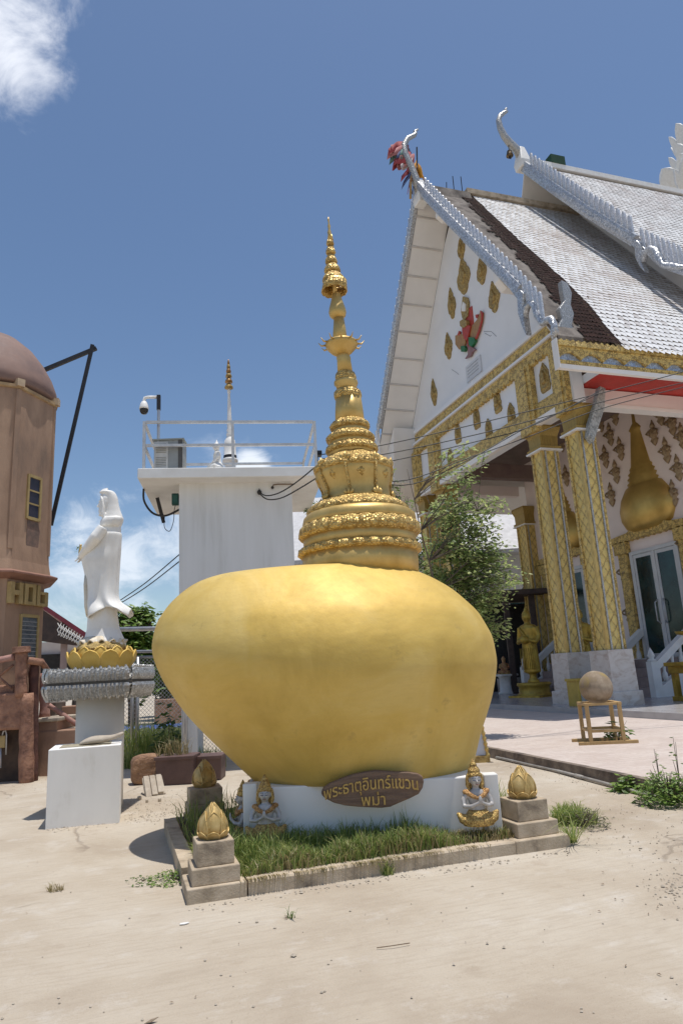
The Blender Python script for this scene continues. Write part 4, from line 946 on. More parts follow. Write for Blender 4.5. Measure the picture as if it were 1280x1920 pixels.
block('meter_case', -6, 9, 1380, 1402, 12.4, .08, YELLOW, t, .01); m = MB(); m.tube([q2(5, 1380, 12.42), q2(7, 1371, 12.42), q2(12, 1370, 12.42), q2(13, 1378, 12.42), q2(12, 1415, 12.42)], .014, 8); m.build('bent_pipe', STEEL, t, True)
m = MB(); m.tube([q2(2, 1402, 12.42), q2(2, 1440, 12.42)], .014, 8); m.build('riser_pipe', STEEL, t, True)

# ---------------------------------------------------------------- open pavilion with maroon roof
YP = 22
Pv = thing('open_pavilion', 'open shed with a maroon roof edge and white fretwork, seen behind the domed tower', 'pavilion', PX(120, 1290, Y=YP), local=False)
def tri(y): return Y_
a, b = PX(60, 1118, Y=YP), PX(163, 1187, Y=YP)
m = MB(); off = Vector((0, 6, 0))
m.loft([[a, b, b+Vector((0, 0, -.16)), a+Vector((0, 0, -.16))], [p+off for p in (a, b, b+Vector((0, 0, -.16)), a+Vector((0, 0, -.16)))]]); m.build('roof', MAROON, Pv)
c_ = PX(60, 1145, Y=YP+.1); d_ = PX(163, 1200, Y=YP+.1)
m = MB(); m.loft([[a+Vector((0, .1, -.17)), b+Vector((-.1, .1, -.17)), PX(158, 1212, Y=YP+.1), PX(60, 1200, Y=YP+.1)], [p+Vector((0, .1, 0)) for p in (a+Vector((0, .1, -.17)), b+Vector((-.1, .1, -.17)), PX(158, 1212, Y=YP+.1), PX(60, 1200, Y=YP+.1))]]); m.build('gable_panel', DARK, Pv)
m = MB(); f0, f1 = PX(112, 1175, Y=YP-.05), PX(152, 1200, Y=YP-.05)
for k in range(9):
    p = f0.lerp(f1, k/8); h = .34-.02*k
    m.tube([p+Vector((-.06, 0, .12)), p+Vector((.06, 0, -h*.3)), p+Vector((-.03, 0, -h*.8))], .014, 4); m.tube([p+Vector((.06, 0, .12)), p+Vector((-.06, 0, -h*.3)), p+Vector((.03, 0, -h*.8))], .014, 4)
m.tube([f0, f1], .02, 5); m.build('fretwork', PLASTER, Pv)
def pblock(name, x0_, x1_, y0_, y1_, dy, mat):
    a, b = PX(x0_, y0_, Y=YP+dy), PX(x1_, y1_, Y=YP+dy); m = MB(); m.bb((a.x, a.y, b.z), (b.x, a.y+.15, a.z)); m.build(name, mat, Pv)
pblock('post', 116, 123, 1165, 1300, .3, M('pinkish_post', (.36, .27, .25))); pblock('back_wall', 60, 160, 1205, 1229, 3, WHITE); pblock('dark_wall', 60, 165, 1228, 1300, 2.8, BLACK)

# ================================================================ chain link fence, gate posts and what stands before it
YF = 15.2
FN = thing('chain_link_fence', 'galvanised chain link fence on pipe posts behind the statue and the boulder', 'fence', PX(250, 1400, Y=YF), local=False)
def pf(x, y, Y=YF): return PX(x, y, Y=Y)
def pipe(nm, a, b, r_=.032): m = MB(); m.tube([a, b], r_, 8); m.build(nm, STEEL, FN, True)
def ftop(px): return pf(px, 1222)
x250 = pf(250, 1222); x258 = pf(259, 1232)
pipe('post', x250, Vector((x250.x, x250.y, 0)), .04); pipe('post', x258, Vector((x258.x, x258.y, 0)), .04)
pe = pf(420, 1218); pipe('rail', x250, pe); pe2 = pf(420, 1228); pipe('rail', x258, pe2, .026)
pb0, pb1 = pf(225, 1180, YF+.6), pf(420, 1176, YF+.6); pipe('gate_beam', pb0, pb1, .05); pipe('gate_post', pb1, Vector((pb1.x, pb1.y, 0)), .05)
lft = pf(150, 1232); pipe('rail', lft, x258, .026); pipe('post', lft, Vector((lft.x, lft.y, 0)), .035)
m = MB(); A0 = Vector((lft.x, lft.y, 0)); A1 = Vector((pe2.x, pe2.y, 0)); Lf = (A1-A0).length; uf = (A1-A0)/Lf; z0_, z1_ = .05, x258.z; sp_ = .085
k = int((Lf+z1_)/sp_)
for i in range(-int(z1_/sp_), int(Lf/sp_)):
    for s in (1, -1):
        s0 = i*sp_ if s > 0 else (i*sp_+z1_); s1 = s0+s*(z1_-z0_); za, zb_ = z0_, z1_
        # clip to the panel
        if s > 0:
            if s0 < 0: za = z0_-s0; s0 = 0
            if s1 > Lf: zb_ = z1_-(s1-Lf); s1 = Lf
        else:
            if s0 > Lf: za = z0_+(s0-Lf); s0 = Lf
            if s1 < 0: zb_ = z1_+s1; s1 = 0
        if zb_-za < .1: continue
        m.tube([A0+uf*s0+Vector((0, 0, za)), A0+uf*s1+Vector((0, 0, zb_))], .0042, 3)
m.build('wire_mesh', STEEL, FN)
def planter(x0_, x1_, yt, yb, label):
    a = PX(x0_, yb, Z=.0); b = PX(x1_, yb, Z=.0); w_ = (toW(b)-toW(a)).length; c = (a+b)/2
    h = PX(x0_, yt, Y=toW(a).y).z
    t = thing('planter', label, 'planter', c, local=True, rot=.0, group='square brown planters by the fence')
    m = MB(); m.box((0, .2, h/2), (w_*.97, .42, h), 0, 1.04); m.build('pot_body', POT, t, bevel=.012)
    m = MB(); m.box((0, .2, h-.02), (w_*1.06, .50, .05)); m.build('rim', POT, t, bevel=.008); return c, h
c1_, h1 = planter(297, 358, 1419, 1472, 'brown square planter with dry straw coloured plants, beside the brown rock')
c2_, h2 = planter(361, 412, 1418, 1464, 'brown square planter behind the shaded lotus bud, partly hidden by the boulder')
weeds('dry_plant', 'withered straw coloured plant in the brown planter by the rock', [(c1_.x+dx, c1_.y+.2, h1) for dx in (-.15, 0, .15)], 130, .38, .12, GRASSY, (.2, 1.0), (.003, .006), 'plant')
def rock(name, label, x0_, x1_, yt, yb, mat, cat='rock', dep=.4, seed=0, rough_=.10):
    a, b = PX(x0_, yb, Z=0), PX(x1_, yb, Z=0); w_ = (b-a).length; h = PX((x0_+x1_)/2, yt, Y=toW(a).y).z; c = (a+b)/2
    m = MB(); m.sph((0, 0, 0), 1, 22); 
    for i, v in enumerate(m.v):
        e = Vector([math.copysign(abs(k)**.5, k) for k in v]); k = 1+rough_*noise.noise(e*1.7+Vector((seed, 0, 0)))+rough_*.5*noise.noise(e*4+Vector((seed, 5, 0)))
        m.v[i] = Vector((c.x+e.x*k*w_/2*.9, c.y+dep/2+e.y*k*dep/2, h*.47+e.z*k*h*.5))
    return tag(m.build(name, mat, None, False), label, cat)
rock('rock', 'big brown laterite rock beside the planter, by the white box', 247, 300, 1414, 1472, ROCK, seed=3)
t = thing('broken_moulding', 'broken piece of grooved cream concrete lying on the ground by the planter', 'rubble', PX(288, 1488, Z=0), local=True, rot=.35)
for k in range(3):
    m = MB(); m.box((-.09+.085*k, .02*k, .13), (.075, .40-.03*k, .05), .06, mat=Matrix.Rotation(math.radians(38), 4, 'X')); m.build('moulding_rib', STONE, t, bevel=.008)
m = MB(); m.box((0, .03, .10), (.28, .36, .05), 0.1, mat=Matrix.Rotation(math.radians(38), 4, 'X')); m.build('moulding_bed', STONE, t, bevel=.01)
for i, (x, y, s) in enumerate(((45, 1437, .13), (262, 1497, .06), (300, 1500, .05), (60, 1442, .07), (30, 1448, .06), (276, 1502, .04))):
    rock('stone', ('pale rounded stone on the ground at the foot of the brown wall', 'small grey stone chip by the corner of the white box', 'flat stone chip under the broken concrete piece', 'small pale stone right of the rounded one by the brown wall', 'tiny stone in the shade at the left edge', 'tiny chip between the box and the broken concrete')[i], x-s*60, x+s*60, y-s*70, y+3, STONE, 'stone', s, i, .2)
# ================================================================ the temple hall
GC = 20.9
T = thing('temple_hall', 'tall white temple hall with steep silver edged gables and gold columned porch', 'temple', (12.37, GC, .30))
def both(fn):
    for s in (1, -1): fn(s)
R0, RB = 12.37, 10.9
# gable wall: outline in (g, z), extruded along r
ZA, ZE, HW = 20.0, 9.72, 7.0     # roof apex, eave height, half width at the eave
def roofz(d): # height of roof surface at distance d from the ridge line, slightly concave
    t = d/HW; return ZA-1.40*d-.25*max(0, d-6)
gw = [(-5.55, 8.72)]+[(-d, roofz(d)-.30) for d in (5.5, 4.8, 4, 3, 2, 1)]+[(0, ZA-.75)]+[(d, roofz(d)-.30) for d in (1, 2, 3, 4, 4.8, 5.5)]+[(5.55, 8.72)]
m = MB(); m.prism([(GC+a, b) for a, b in gw], 'x', R0+.02, R0+.40); m.build('gable_wall', GABLE, T)
def gtrim(name, z0, z1, proud, mat, g0=-5.5, g1=5.5, scal_=0, n=56):
    m = MB()
    if scal_:
        bot = [(GC+lerp(g1, g0, i/(n*2)), z0-(scal_*(.35+.65*abs(math.sin(PI*i/4))) if i % 2 else scal_*abs(math.sin(PI*i/4))*.6)) for i in range(n*2+1)]
        m.prism([(GC+g0, z1), (GC+g1, z1)]+bot, 'x', R0-proud, R0+.03)
    else: m.bb((R0-proud, GC+g0, z0), (R0+.03, GC+g1, z1))
    return m.build(name, mat, T)
gtrim('gable_cornice', 11.47, 11.62, .22, GABLE, -4.9, 4.9)
gtrim('gold_frieze', 11.12, 11.46, .14, GOLDT, -5.0, 5.0)
gtrim('cornice_fillet', 11.03, 11.115, .20, GABLE, -5.2, 5.2)
gtrim('gold_frieze', 10.74, 11.025, .12, GOLDT, -5.3, 5.3, .16)
gtrim('gold_beam', 8.86, 9.34, .10, GOLDT, -5.35, 5.35)
gtrim('beam_soffit', 8.66, 8.855, .16, SOFFIT, -5.4, 5.4)
for d in (5.15, 3.4, -3.4, -5.15):
    w_ = .30 if abs(d) > 4 else .42
    m = MB(); m.bb((R0-.17, GC+d-w_, 8.5), (R0+.05, GC+d+w_, 10.74)); m.bb((R0-.21, GC+d-w_*.55, 8.5), (R0-.165, GC+d+w_*.55, 10.72)); m.build('pilaster', GOLDT, T)
# gold emblems (leaf shaped niches)
EPF = ([(-.5, .2), (-.42, .45), (-.34, .5), (-.3, .8), (-.12, 1), (.05, .95), (.15, .6), (.2, .45), (.27, .55), (.34, .3), (.5, .03)], [(-.5, .75), (-.44, 1), (-.3, .95), (-.05, .9), (.15, .85), (.3, .6), (.4, .3), (.5, .03)])
def emblem(g, z, w_, h, mat=GOLDE, nm='emblem', proud=.07, kind=0):
    pf = EPF[kind]; n = 12; sd_ = g*7+z
    side = lambda sg: [(g+sg*w_/2*interp(pf, -.5+i/n)*(1+.18*noise.noise((i*1.3, sd_, sg))), z+h*(-.5+i/n)) for i in range(n+1)]
    pts = side(1)+side(-1)[::-1]
    m = MB(); ring = lambda k, r_: [(r_, g+(a-g)*k, z+(b-z)*k) for a, b in pts]
    m.loft([ring(1, R0+.03), ring(1, R0-proud*.4), ring(.86, R0-proud*.5), ring(.78, R0-proud), ring(.70, R0-proud*.7), ring(.5, R0-proud*.7), ring(.42, R0-proud*1.5), ring(.1, R0-proud*1.9)]); return m.build(nm, mat, T)
for x, y, w_, h in ((1020, 707, .5, .95), (932, 752, .42, .85), (958, 777, .42, .85), (893, 783, .42, .85), (916, 806, .42, .85), (858, 812, .42, .8), (844, 858, .42, .8), (815, 892, .40, .8)):
    q_ = PX(x, y, R=R0); emblem(q_.y, q_.z, w_, h, kind=1)
for x, y, w_, h in ((868, 516, 1.0, 1.55), (864, 466, .55, .9), (902, 507, .65, 1.1), (925, 556, .70, 1.2), (846, 568, .62, 1.35), (840, 648, .62, 1.15), (813, 735, .52, 1.2)):
    q_ = PX(x, y, R=R0); emblem(q_.y, q_.z, w_, h)
q_ = PX(888, 692, R=R0); m = MB(); m.bb((R0-.035, q_.y-.55, q_.z-.32), (R0+.03, q_.y+.55, q_.z+.32)); pq = m.build('plaque', M('plaque_grey', (.64, .65, .67), (.58, .59, .61), 4, .5), T)
for k in range(4):
    m = MB(); m.bb((R0-.042, q_.y-.42+.05*(k % 2), q_.z+.19-.12*k), (R0-.0351, q_.y+.42, q_.z+.225-.12*k)); m.build('inscription_line', M('plaque_ink', (.42, .43, .46)) if k == 0 else bpy.data.materials['plaque_ink'], pq)
# garuda bearing a small deity
GR = []
def gp(x, y): q_ = PX(840+x/10.667, 540+y/10.667, R=R0); return (q_.y, q_.z)
def gpoly(pts, mat, nm, d0, d1):
    m = MB(); m.prism([gp(*p) for p in pts], 'x', R0-d1*.55, R0-d0*.3); return m.build(nm, mat, Gd)
FEAT = M('feather_tan', (.42, .24, .09), (.32, .17, .07), 8, .5); GRN = M('green_enamel', (.03, .19, .06), (.02, .13, .04), 5, .45); REDG = M('red_enamel', (.50, .06, .03), (.36, .04, .03), 6, .45)
m = MB(); m.bb((R0-.02, PX(883, 640, R=R0).y-.3, 13.1), (R0+.02, PX(883, 640, R=R0).y+.3, 14.6)); Gd = m.build('garuda_emblem', REDG, T)
gpoly([(310, 170), (400, 195), (425, 280), (425, 450), (410, 560), (330, 660), (300, 600), (275, 480), (290, 330)], GOLDE, 'deity_halo', .02, .10)
gpoly([(330, 280), (385, 330), (380, 470), (310, 470), (310, 380)], PLASTER, 'deity', .10, .18)
gpoly([(670, 455), (715, 500), (705, 650), (650, 850), (600, 1000), (520, 1130), (460, 1080), (470, 900), (500, 760), (600, 640), (640, 560)], FEAT, 'wing', .02, .12)
gpoly([(670, 455), (720, 500), (712, 650), (655, 870), (600, 1010), (565, 1040), (640, 840), (695, 640), (695, 520)], REDG, 'wing_edge', .12, .16)
gpoly([(165, 960), (240, 920), (350, 930), (370, 1080), (330, 1240), (240, 1230), (170, 1130)], FEAT, 'wing', .02, .12)
gpoly([(330, 760), (430, 740), (500, 770), (460, 950), (430, 1060), (370, 1020), (340, 900)], REDG, 'chest', .04, .24)
gpoly([(300, 680), (350, 640), (430, 650), (440, 760), (370, 810), (310, 770)], GOLDE, 'head', .04, .30)
gpoly([(455, 990), (570, 1000), (590, 1070), (520, 1180), (460, 1150)], GRN, 'thigh', .06, .22)
gpoly([(300, 1170), (370, 1160), (395, 1220), (370, 1280), (310, 1280)], GRN, 'thigh', .06, .22)
gpoly([(430, 1170), (500, 1180), (580, 1240), (520, 1280), (480, 1370), (370, 1420), (430, 1330)], M('claw_mauve', (.30, .17, .18), (.24, .13, .12), 6), 'claw', .05, .16)
gpoly([(240, 860), (265, 880), (250, 960), (215, 940)], REDG, 'hand', .05, .14); gpoly([(575, 540), (620, 530), (620, 620), (585, 600)], REDG, 'hand', .05, .14)
for pts in ([(985-840)*0+700, 870], ): pass
for c_ in (((700, 870), (850, 870), (950, 965)), ((720, 900), (830, 965), (850, 940)), ((60, 1630), (140, 1680), (200, 1730))):
    m = MB(); m.tube([(R0+.016,)+gp(*p) for p in c_], .010, 4); m.build('plaster_crack', M('crack_grey', (.30, .31, .33)) if 'crack_grey' not in bpy.data.materials else bpy.data.materials['crack_grey'], T)
# overhang soffit: panels between joists
def slope_sheet(name, mat, ra, rb, d0, d1, thick, drop, s, n=10):
    m = MB(); rg = []
    for i in range(n+1):
        d = lerp(d0, d1, i/n); z = roofz(d)-drop; g = GC+s*d
        rg.append([(ra, g, z), (rb, g, z), (rb, g, z-thick), (ra, g, z-thick)])
    m.loft(rg); return m.build(name, mat, T)
both(lambda s: slope_sheet('gable_soffit', SOFFIT, RB+.1, R0+.02, .05, 6.9, .05, .22, s))
JO = M('joist_cream', (.66, .62, .57), (.58, .54, .50), 2, .7)
for s in (1, -1):
    for k in range(9):
        d = .5+k*.65; z = roofz(d)-.27
        m = MB(); m.box(((RB+R0)/2, GC+s*d, z-.03), (R0-RB-.12, .05, .07)); m.build('soffit_joist', JO, T)
    for d, h in (((1.3, .38), (4.55, .62)) if s < 0 else ()):
        z = roofz(d)-.28; m = MB(); m.prism([(RB+.02, z-h*.55), (RB+.02, z), (R0+.03, z), (R0+.03, z-h), (RB+.25, z-h)], 'y', GC+s*d-.16, GC+s*d+.16); m.build('purlin_end', SOFFIT, T, bevel=.02)
# barge boards with fins and naga hooks
def barge(px, RX, lean, s, fin_px, nf, zf, fw, ft, wd=.17, tail=None, hook=None, tube_r=.12):
    n = len(px); P_ = []
    def at(lst, t, ln=True):
        u = t*(len(lst)-1); i = min(int(u), len(lst)-2); a, b = lst[i], lst[i+1]; f = u-i
        return tuple(lerp(p, q, f) for p, q in zip(a, b))
    for i, (x, y) in enumerate(px):
        R_ = RX+lean*i/(n-1); q = PX(x, y, R=R_); P_.append((R_, GC-q.y, q.z))
    P_ = [(RX, .02, P_[0][2]+(P_[0][1]-.02)*1.45)]+P_
    m = MB(); rg = []; k = 40
    for i in range(k+1):
        t = i/k; c = at(P_, t); a = at(P_, max(0, t-.03)); b = at(P_, min(1, t+.03)); d = Vector((0, b[1]-a[1], b[2]-a[2])).normalized(); nn = Vector((0, -d.z, d.y))
        c = Vector(c); rg.append([Vector((p.x, GC+s*p.y, p.z)) for p in (c+nn*wd+Vector((-.09, 0, 0)), c+nn*wd+Vector((.09, 0, 0)), c-nn*wd+Vector((.07, 0, 0)), c-nn*wd+Vector((-.07, 0, 0)), c-nn*wd*.3+Vector((-.12, 0, 0)), c+nn*wd*.5+Vector((-.12, 0, 0)))])
    m.loft(rg); b = m.build('barge_board', SILVER, T)
    Re = RX+lean
    if tail:
        m = MB(); q = [PX(x, y, R=Re) for x, y in tail]; m.prism([(p.y, p.z) for p in q], 'x', Re-.11, Re+.11); m.build('barge_tail', SILVER, b, bevel=.03)
    if hook:
        m = MB(); m.tube([PX(x, y, R=Re) for x, y in hook], [tube_r*(.7 if i == 0 else .35 if i == len(hook)-1 else 1+.12*math.sin(i*2.2)) for i in range(len(hook))], 10); m.build('naga_hook', SILVER, b, True)
    F_ = []
    for i, (x, y) in enumerate(fin_px):
        R_ = RX+lean*i/(n-1) if i < n else Re; q = PX(x, y, R=R_); F_.append((R_, GC-q.y, q.z))
    ol = [(-fw, -.25), (fw, -.25), (fw*1.15, zf*.5), (fw, zf*.86), (fw*.55, zf), (-fw*.55, zf), (-fw, zf*.86), (-fw*1.15, zf*.5)]
    L_ = [0]
    for a, c in zip(F_, F_[1:]): L_.append(L_[-1]+math.hypot(c[1]-a[1], c[2]-a[2]))
    first = None
    for i in range(nf):
        x = L_[-1]*(i+.3)/nf; c = [interp(list(zip(L_, [p[k_] for p in F_])), x) for k_ in range(3)]
        if first is None:
            fm = MB(); fm.prism(ol, 'x', -ft, ft); fm.v = [v+Vector(ORG[T.name]) for v in fm.v]; first = f = fm.build('fin', FINM, b)
        else: f = first.copy(); COL.objects.link(f); f.parent = b
        f.location = Vector((c[0], GC+s*c[1], c[2]))-Vector(ORG[T.name])
    return b
B1 = [(792, 358), (846, 415), (903, 472), (953, 522), (975, 545)]
B1F = [(797, 356), (846, 407), (903, 464), (953, 514), (975, 537), (1022, 590)]
barge(B1, RB, 0, -1, B1F, 31, .56, .055, .03, .17, [(962, 528), (986, 550), (984, 580), (987, 605), (991, 630), (983, 612), (976, 590), (974, 562), (958, 540)], [(985, 596), (986, 578), (994, 567), (1002, 574), (1007, 591), (1016, 606), (1024, 601), (1032, 598), (1038, 608), (1039, 622), (1036, 640)], .10)
barge(B1, RB, 0, 1, B1F, 31, .56, .045, .02)
# bare mortar strip, broken lath edge, tiles
def edge_r(d): return interp([(0, 13.15), (2.5, 13.02), (4.8, 13.05), (7.5, 12.75)], d)
def roofsheet(name, mat, fa, fb, d0, d1, lift, s, GCx=GC, rz=roofz, nd=24, nr=1, thick=.12):
    m = MB(); rg = []
    for i in range(nd+1):
        d = lerp(d0, d1, i/nd); z = rz(d)+lift; g = GCx+s*d
        rg.append([(fa(d), g, z), (fb(d), g, z), (fb(d), g, z-thick), (fa(d), g, z-thick)])
    m.loft(rg); return m.build(name, mat, T)
for s in (-1, 1):
    roofsheet('mortar_strip', CONCD, lambda d: RB+.1, lambda d: edge_r(d)-.25, .02, 6.95, -.06, s)
    roofsheet('roof_deck', CONC, lambda d: edge_r(d)+.05, lambda d: 26.0, .0, 7.05, -.05, s)
def tilefield(name, fa, rb, d0, d1, rz, s, GCx=GC, tw=.20, th=.215, lift=.02, mat=None, rag=.06):
    rbf = rb if callable(rb) else (lambda d: rb)
    m = MB(); ds = []; d = d0; sl = math.hypot(1, (rz(d0+3)-rz(d0+2.9))/.1)
    n = int((d1-d0)*sl/th)
    for i in range(n+1):
        d = d0+(d1-d0)*i/n; dn = d0+(d1-d0)*(i+1.25)/n
        z, zn = rz(d)+lift, rz(dn)+lift; x0 = fa(d)+rag*noise.noise((i*1.7, s, 4)); k = int((rbf(d)-x0)/tw)
        off = (i % 2)*tw*.5
        for j in range(-1, k+1):
            xa = x0+j*tw+off; 
            if j < 0: xa = x0
            j1, j2 = rnd(-.006, .006), rnd(-.006, .012); w_ = tw*.97
            if j < 0: w_ = max(.05, off)
            g0, g1 = GCx+s*d, GCx+s*dn; zm = lerp(z, zn, .6)+.012+j2*.5; gm = lerp(g0, g1, .6)
            o = len(m.v); m.v += [Vector(p) for p in ((xa, g0, z+j1), (xa+w_, g0, z+j1), (xa+w_, gm, zm), (xa+w_*.5, g1, zn+.022+j2), (xa, gm, zm))]; m.f.append([o, o+1, o+2, o+3, o+4])
    return m.build(name, mat or TILE, T, weld=False)
tilefield('roof_tiles', lambda d: edge_r(d)+.12, 22.0, .05, 7.08, roofz, -1)
for s in (-1, 1): tilefield('broken_lath', lambda d: edge_r(d)-.42-.62*d/7, lambda d: edge_r(d)+.25, .03, 6.95, roofz, s, tw=.13, th=.19, lift=.0, mat=LATH, rag=.38)
m = MB(); m.bb((13.0, GC-.16, ZA-.02), (19, GC+.16, ZA+.20)); m.build('ridge_cap', CONC, T)
m = MB(); m.prism([(GC-.35, ZA-.6), (GC-.16, ZA+.0), (GC+.16, ZA+.0), (GC+.35, ZA-.6)], 'x', RB+.1, 13.1); m.build('ridge_cap', CONCD, T)
for a, b in (((11.3, ZA+.02, 0), (13.1, ZA+.05, .1)), ((11.6, ZA-.15, -.1), (13.0, ZA-.1, .0)), ((12.5, ZA-.1, 0), (12.5, ZA+.75, 0)), ((12.9, ZA-.1, .05), (12.9, ZA+.85, .05)), ((12.2, ZA-.1, .1), (12.25, ZA+.5, .1))):
    m = MB(); m.tube([(a[0], GC+a[2], a[1]), (b[0], GC+b[2], b[1])], .018, 5); m.build('rebar', BLACKS, T)
# horn finials
def chofa(RX, zb, pxs, nm, k_=1):
    b = MB(); b.loft([[(RX+sx*.16*w_, GC+sy*.20*w_, zb+dz) for sx, sy in ((-1, -1), (1, -1), (1, 1), (-1, 1))] for w_, dz in ((1.3, -.55), (1.5, -.25), (1.1, .15), (.7, .5))]); o = b.build('finial_block', PLASTER, T, bevel=.04)
    pts = [PX(x, y, G=GC) for x, y in pxs]; n = len(pts)
    rad = [lerp(.19, .045, i/(n-1))*(1 if i < n-2 else .9) for i in range(n)]
    m = MB(); m.tube(pts, rad, 8); m.build('horn', SILVERF if k_ else SILVER, o, True)
    return pts
pts1 = chofa(RB+.1, 19.7, [(786, 362), (779, 338), (768, 310), (758, 288), (757, 272), (764, 260), (776, 254), (779, 250), (776, 247), (783, 243)], 'a')
pts2 = chofa(15.9, 22.3, [(977, 296), (968, 281), (955, 268), (945, 256), (937, 240), (934, 226), (937, 217), (945, 211), (949, 209), (946, 206), (949, 203)], 'b')
# ---- second, higher roof tier
RB2 = 15.9; RW2 = 18.4; ZA2, ZE2, HW2 = 22.05, 13.0, 5.6
def roofz2(d): return ZA2-1.5*d
gw = [(-5.6, 9)]+[(-d, roofz2(d)-.3) for d in (5.4, 4, 3, 2, 1)]+[(0, ZA2-.7)]+[(d, roofz2(d)-.3) for d in (1, 2, 3, 4, 5.4)]+[(5.6, 9)]
m = MB(); m.prism([(GC+a, b) for a, b in gw], 'x', RW2, RW2+.3); m.build('upper_gable_wall', SOFFIT, T)
def slope2(name, mat, ra, rb, d0, d1, thick, drop, s, n=10):
    ra0 = ra
    m = MB(); rg = []
    for i in range(n+1):
        d = lerp(d0, d1, i/n); z = roofz2(d)-drop; g = GC+s*d
        ra = ra0+d/4.45; rg.append([(ra, g, z), (max(rb, ra+.05), g, z), (max(rb, ra+.05), g, z-thick), (ra, g, z-thick)])
    m.loft(rg); return m.build(name, mat, T)
for s in (-1, 1):
    slope2('upper_soffit', SOFFIT, RB2+.09, RW2+.05, .05, 6.6, .10, .10, s)
    slope2('upper_deck', CONCD, RB2+.12, 34, .0, 6.6, .09, -.0, s, 16)
    for d, h in ((3.0, .34), (1.3, .14), (2.1, .12), (3.7, .12)):
        z = roofz2(d)-.22; rb_ = RB2+.1+d/4.45; m = MB(); m.prism([(rb_, z-h*.55), (rb_, z), (RW2+.03, z), (RW2+.03, z-h), (rb_+.25, z-h)], 'y', GC+s*d-.1, GC+s*d+.1); m.build('purlin_end', SOFFIT, T, bevel=.01)
tilefield('upper_tiles', lambda d: RB2+.25+d/4.45, 30.0, .12, 6.5, roofz2, -1, tw=.22, th=.23, lift=.04)
m = MB(); m.bb((16.3, GC-.18, ZA2-.02), (34, GC+.18, ZA2+.2)); m.build('ridge_cap', PLASTER, T)
m = MB(); m.bb((17.25, GC-.2, ZA2+.2), (17.95, GC+.2, ZA2+.62)); m.build('ridge_flag', M('flag_green', (.008, .05, .02), None, 3, .7), T)
B2 = [(990, 318), (1045, 358), (1100, 396), (1150, 427), (1190, 452)]
B2F = [(996, 314), (1045, 348), (1100, 386), (1150, 417), (1192, 443)]
barge(B2, RB2, 1.0, -1, B2F, 22, .72, .07, .035, .20, [(1178, 436), (1201, 455), (1206, 470), (1204, 490), (1213, 512), (1203, 502), (1194, 484), (1193, 466), (1172, 450)], [(1206, 492), (1208, 475), (1218, 466), (1228, 470), (1233, 486), (1243, 498), (1258, 500), (1290, 502)], .13)
# lower stage of the upper barge, right of the hook
m = MB(); P3 = [PX(x, y, R=RB2+1.05) for x, y in ((1206, 462), (1240, 484), (1262, 494), (1290, 500), (1330, 540), (1330, 560), (1290, 520), (1260, 510), (1238, 502), (1215, 478))]
m.prism([(p.y, p.z) for p in P3], 'x', RB2+.96, RB2+1.14); lb = m.build('barge_board', SILVER, T, bevel=.02)
for k in range(9):
    a = PX(1206+10.2*k, 462+5.0*k, R=RB2+1.05); h = .72
    m = MB(); m.prism([(a.y-.05, a.z-.2), (a.y+.05, a.z-.2), (a.y+.06, a.z+h*.5), (a.y+.045, a.z+h*.85), (a.y+.02, a.z+h), (a.y-.02, a.z+h), (a.y-.045, a.z+h*.85), (a.y-.06, a.z+h*.5)], 'x', RB2+1.02, RB2+1.09); m.build('fin', FINM, lb)
# lower eave: gold fascia with crest, mirror band, soffit
EG = 13.9; eL, eR = 10.85, 20; EF = 13.9/14.9
def ez(z): return 1.55+(z-1.55)*EF
def eave(nm, z0, z1, p, mat): m = MB(); m.bb((eL, EG-p, ez(z0)), (eR, EG+.1, ez(z1))); return m.build(nm, mat, T)
eave('eave_fillet', 9.52, 9.66, .02, SOFFIT); eave('gold_fillet', 9.665, 9.78, .03, GOLDT); eave('mirror_band', 9.785, 10.05, .0, BLUEM)
m = MB(); n = 13
pts = []
for i in range(n*10+1):
    x = lerp(eR, eL, i/(n*10)); u = abs(math.sin(PI*i/10)); pts.append((x, ez(9.80+.20*u)))
m.prism([(eL, ez(10.16)), (eR, ez(10.16))]+pts, 'y', EG-.09, EG-.01); m.build('gold_valance', GOLDT, T)
m = MB(); pts = []
for i in range(50*4+1):
    x = lerp(eL, eR, i/200); pts.append((x, ez(10.27+.10*abs(math.sin(PI*i/4)))))
m.prism(pts+[(eR, ez(10.17)), (eL, ez(10.17))], 'y', EG-.14, EG-.0); m.build('flower_crest', GOLDT, T)
m = MB(); m.bb((eL-.03, EG-.1, ez(9.5)), (eL, EG+.12, ez(10.4))); m.build('eave_end', SOFFIT, T)
m = MB(); m.bb((R0+.45, EG+.101, 9.33), (eR, 16.3, 9.36)); m.build('eave_soffit', RED, T)
m = MB(); m.bb((R0+.42, 15.55, 8.86), (eR, 15.85, 9.30)); m.build('side_beam', PINKW, T)
m = MB(); m.bb((R0+.42, 15.53, 8.74), (eR, 15.87, 8.855)); m.build('beam_fillet', SOFFIT, T)
m = MB(); m.bb((R0+.42, 25.95, 8.86), (17.2, 26.25, 9.30)); m.build('side_beam', PINKW, T)
m = MB(); m.bb((R0+.41, EG+.12, 9.36), (R0+.5, 15.6, 9.6)); m.build('gusset', GABLE, T)
# porch ceiling, cross beams
m = MB(); m.bb((R0+.41, 15.86, 10.2), (17.3, 25.95, 10.3)); m.build('porch_ceiling', M('porch_ceiling_brown', (.20, .15, .13), (.15, .11, .095), 2, .7), T)
for g in (23.6,):
    m = MB(); m.bb((R0+.41, g-.2, 8.9), (17.3, g+.2, 9.5)); m.build('ceiling_beam', M('beam_brown', (.20, .14, .12), (.15, .10, .09), 2, .7) , T)
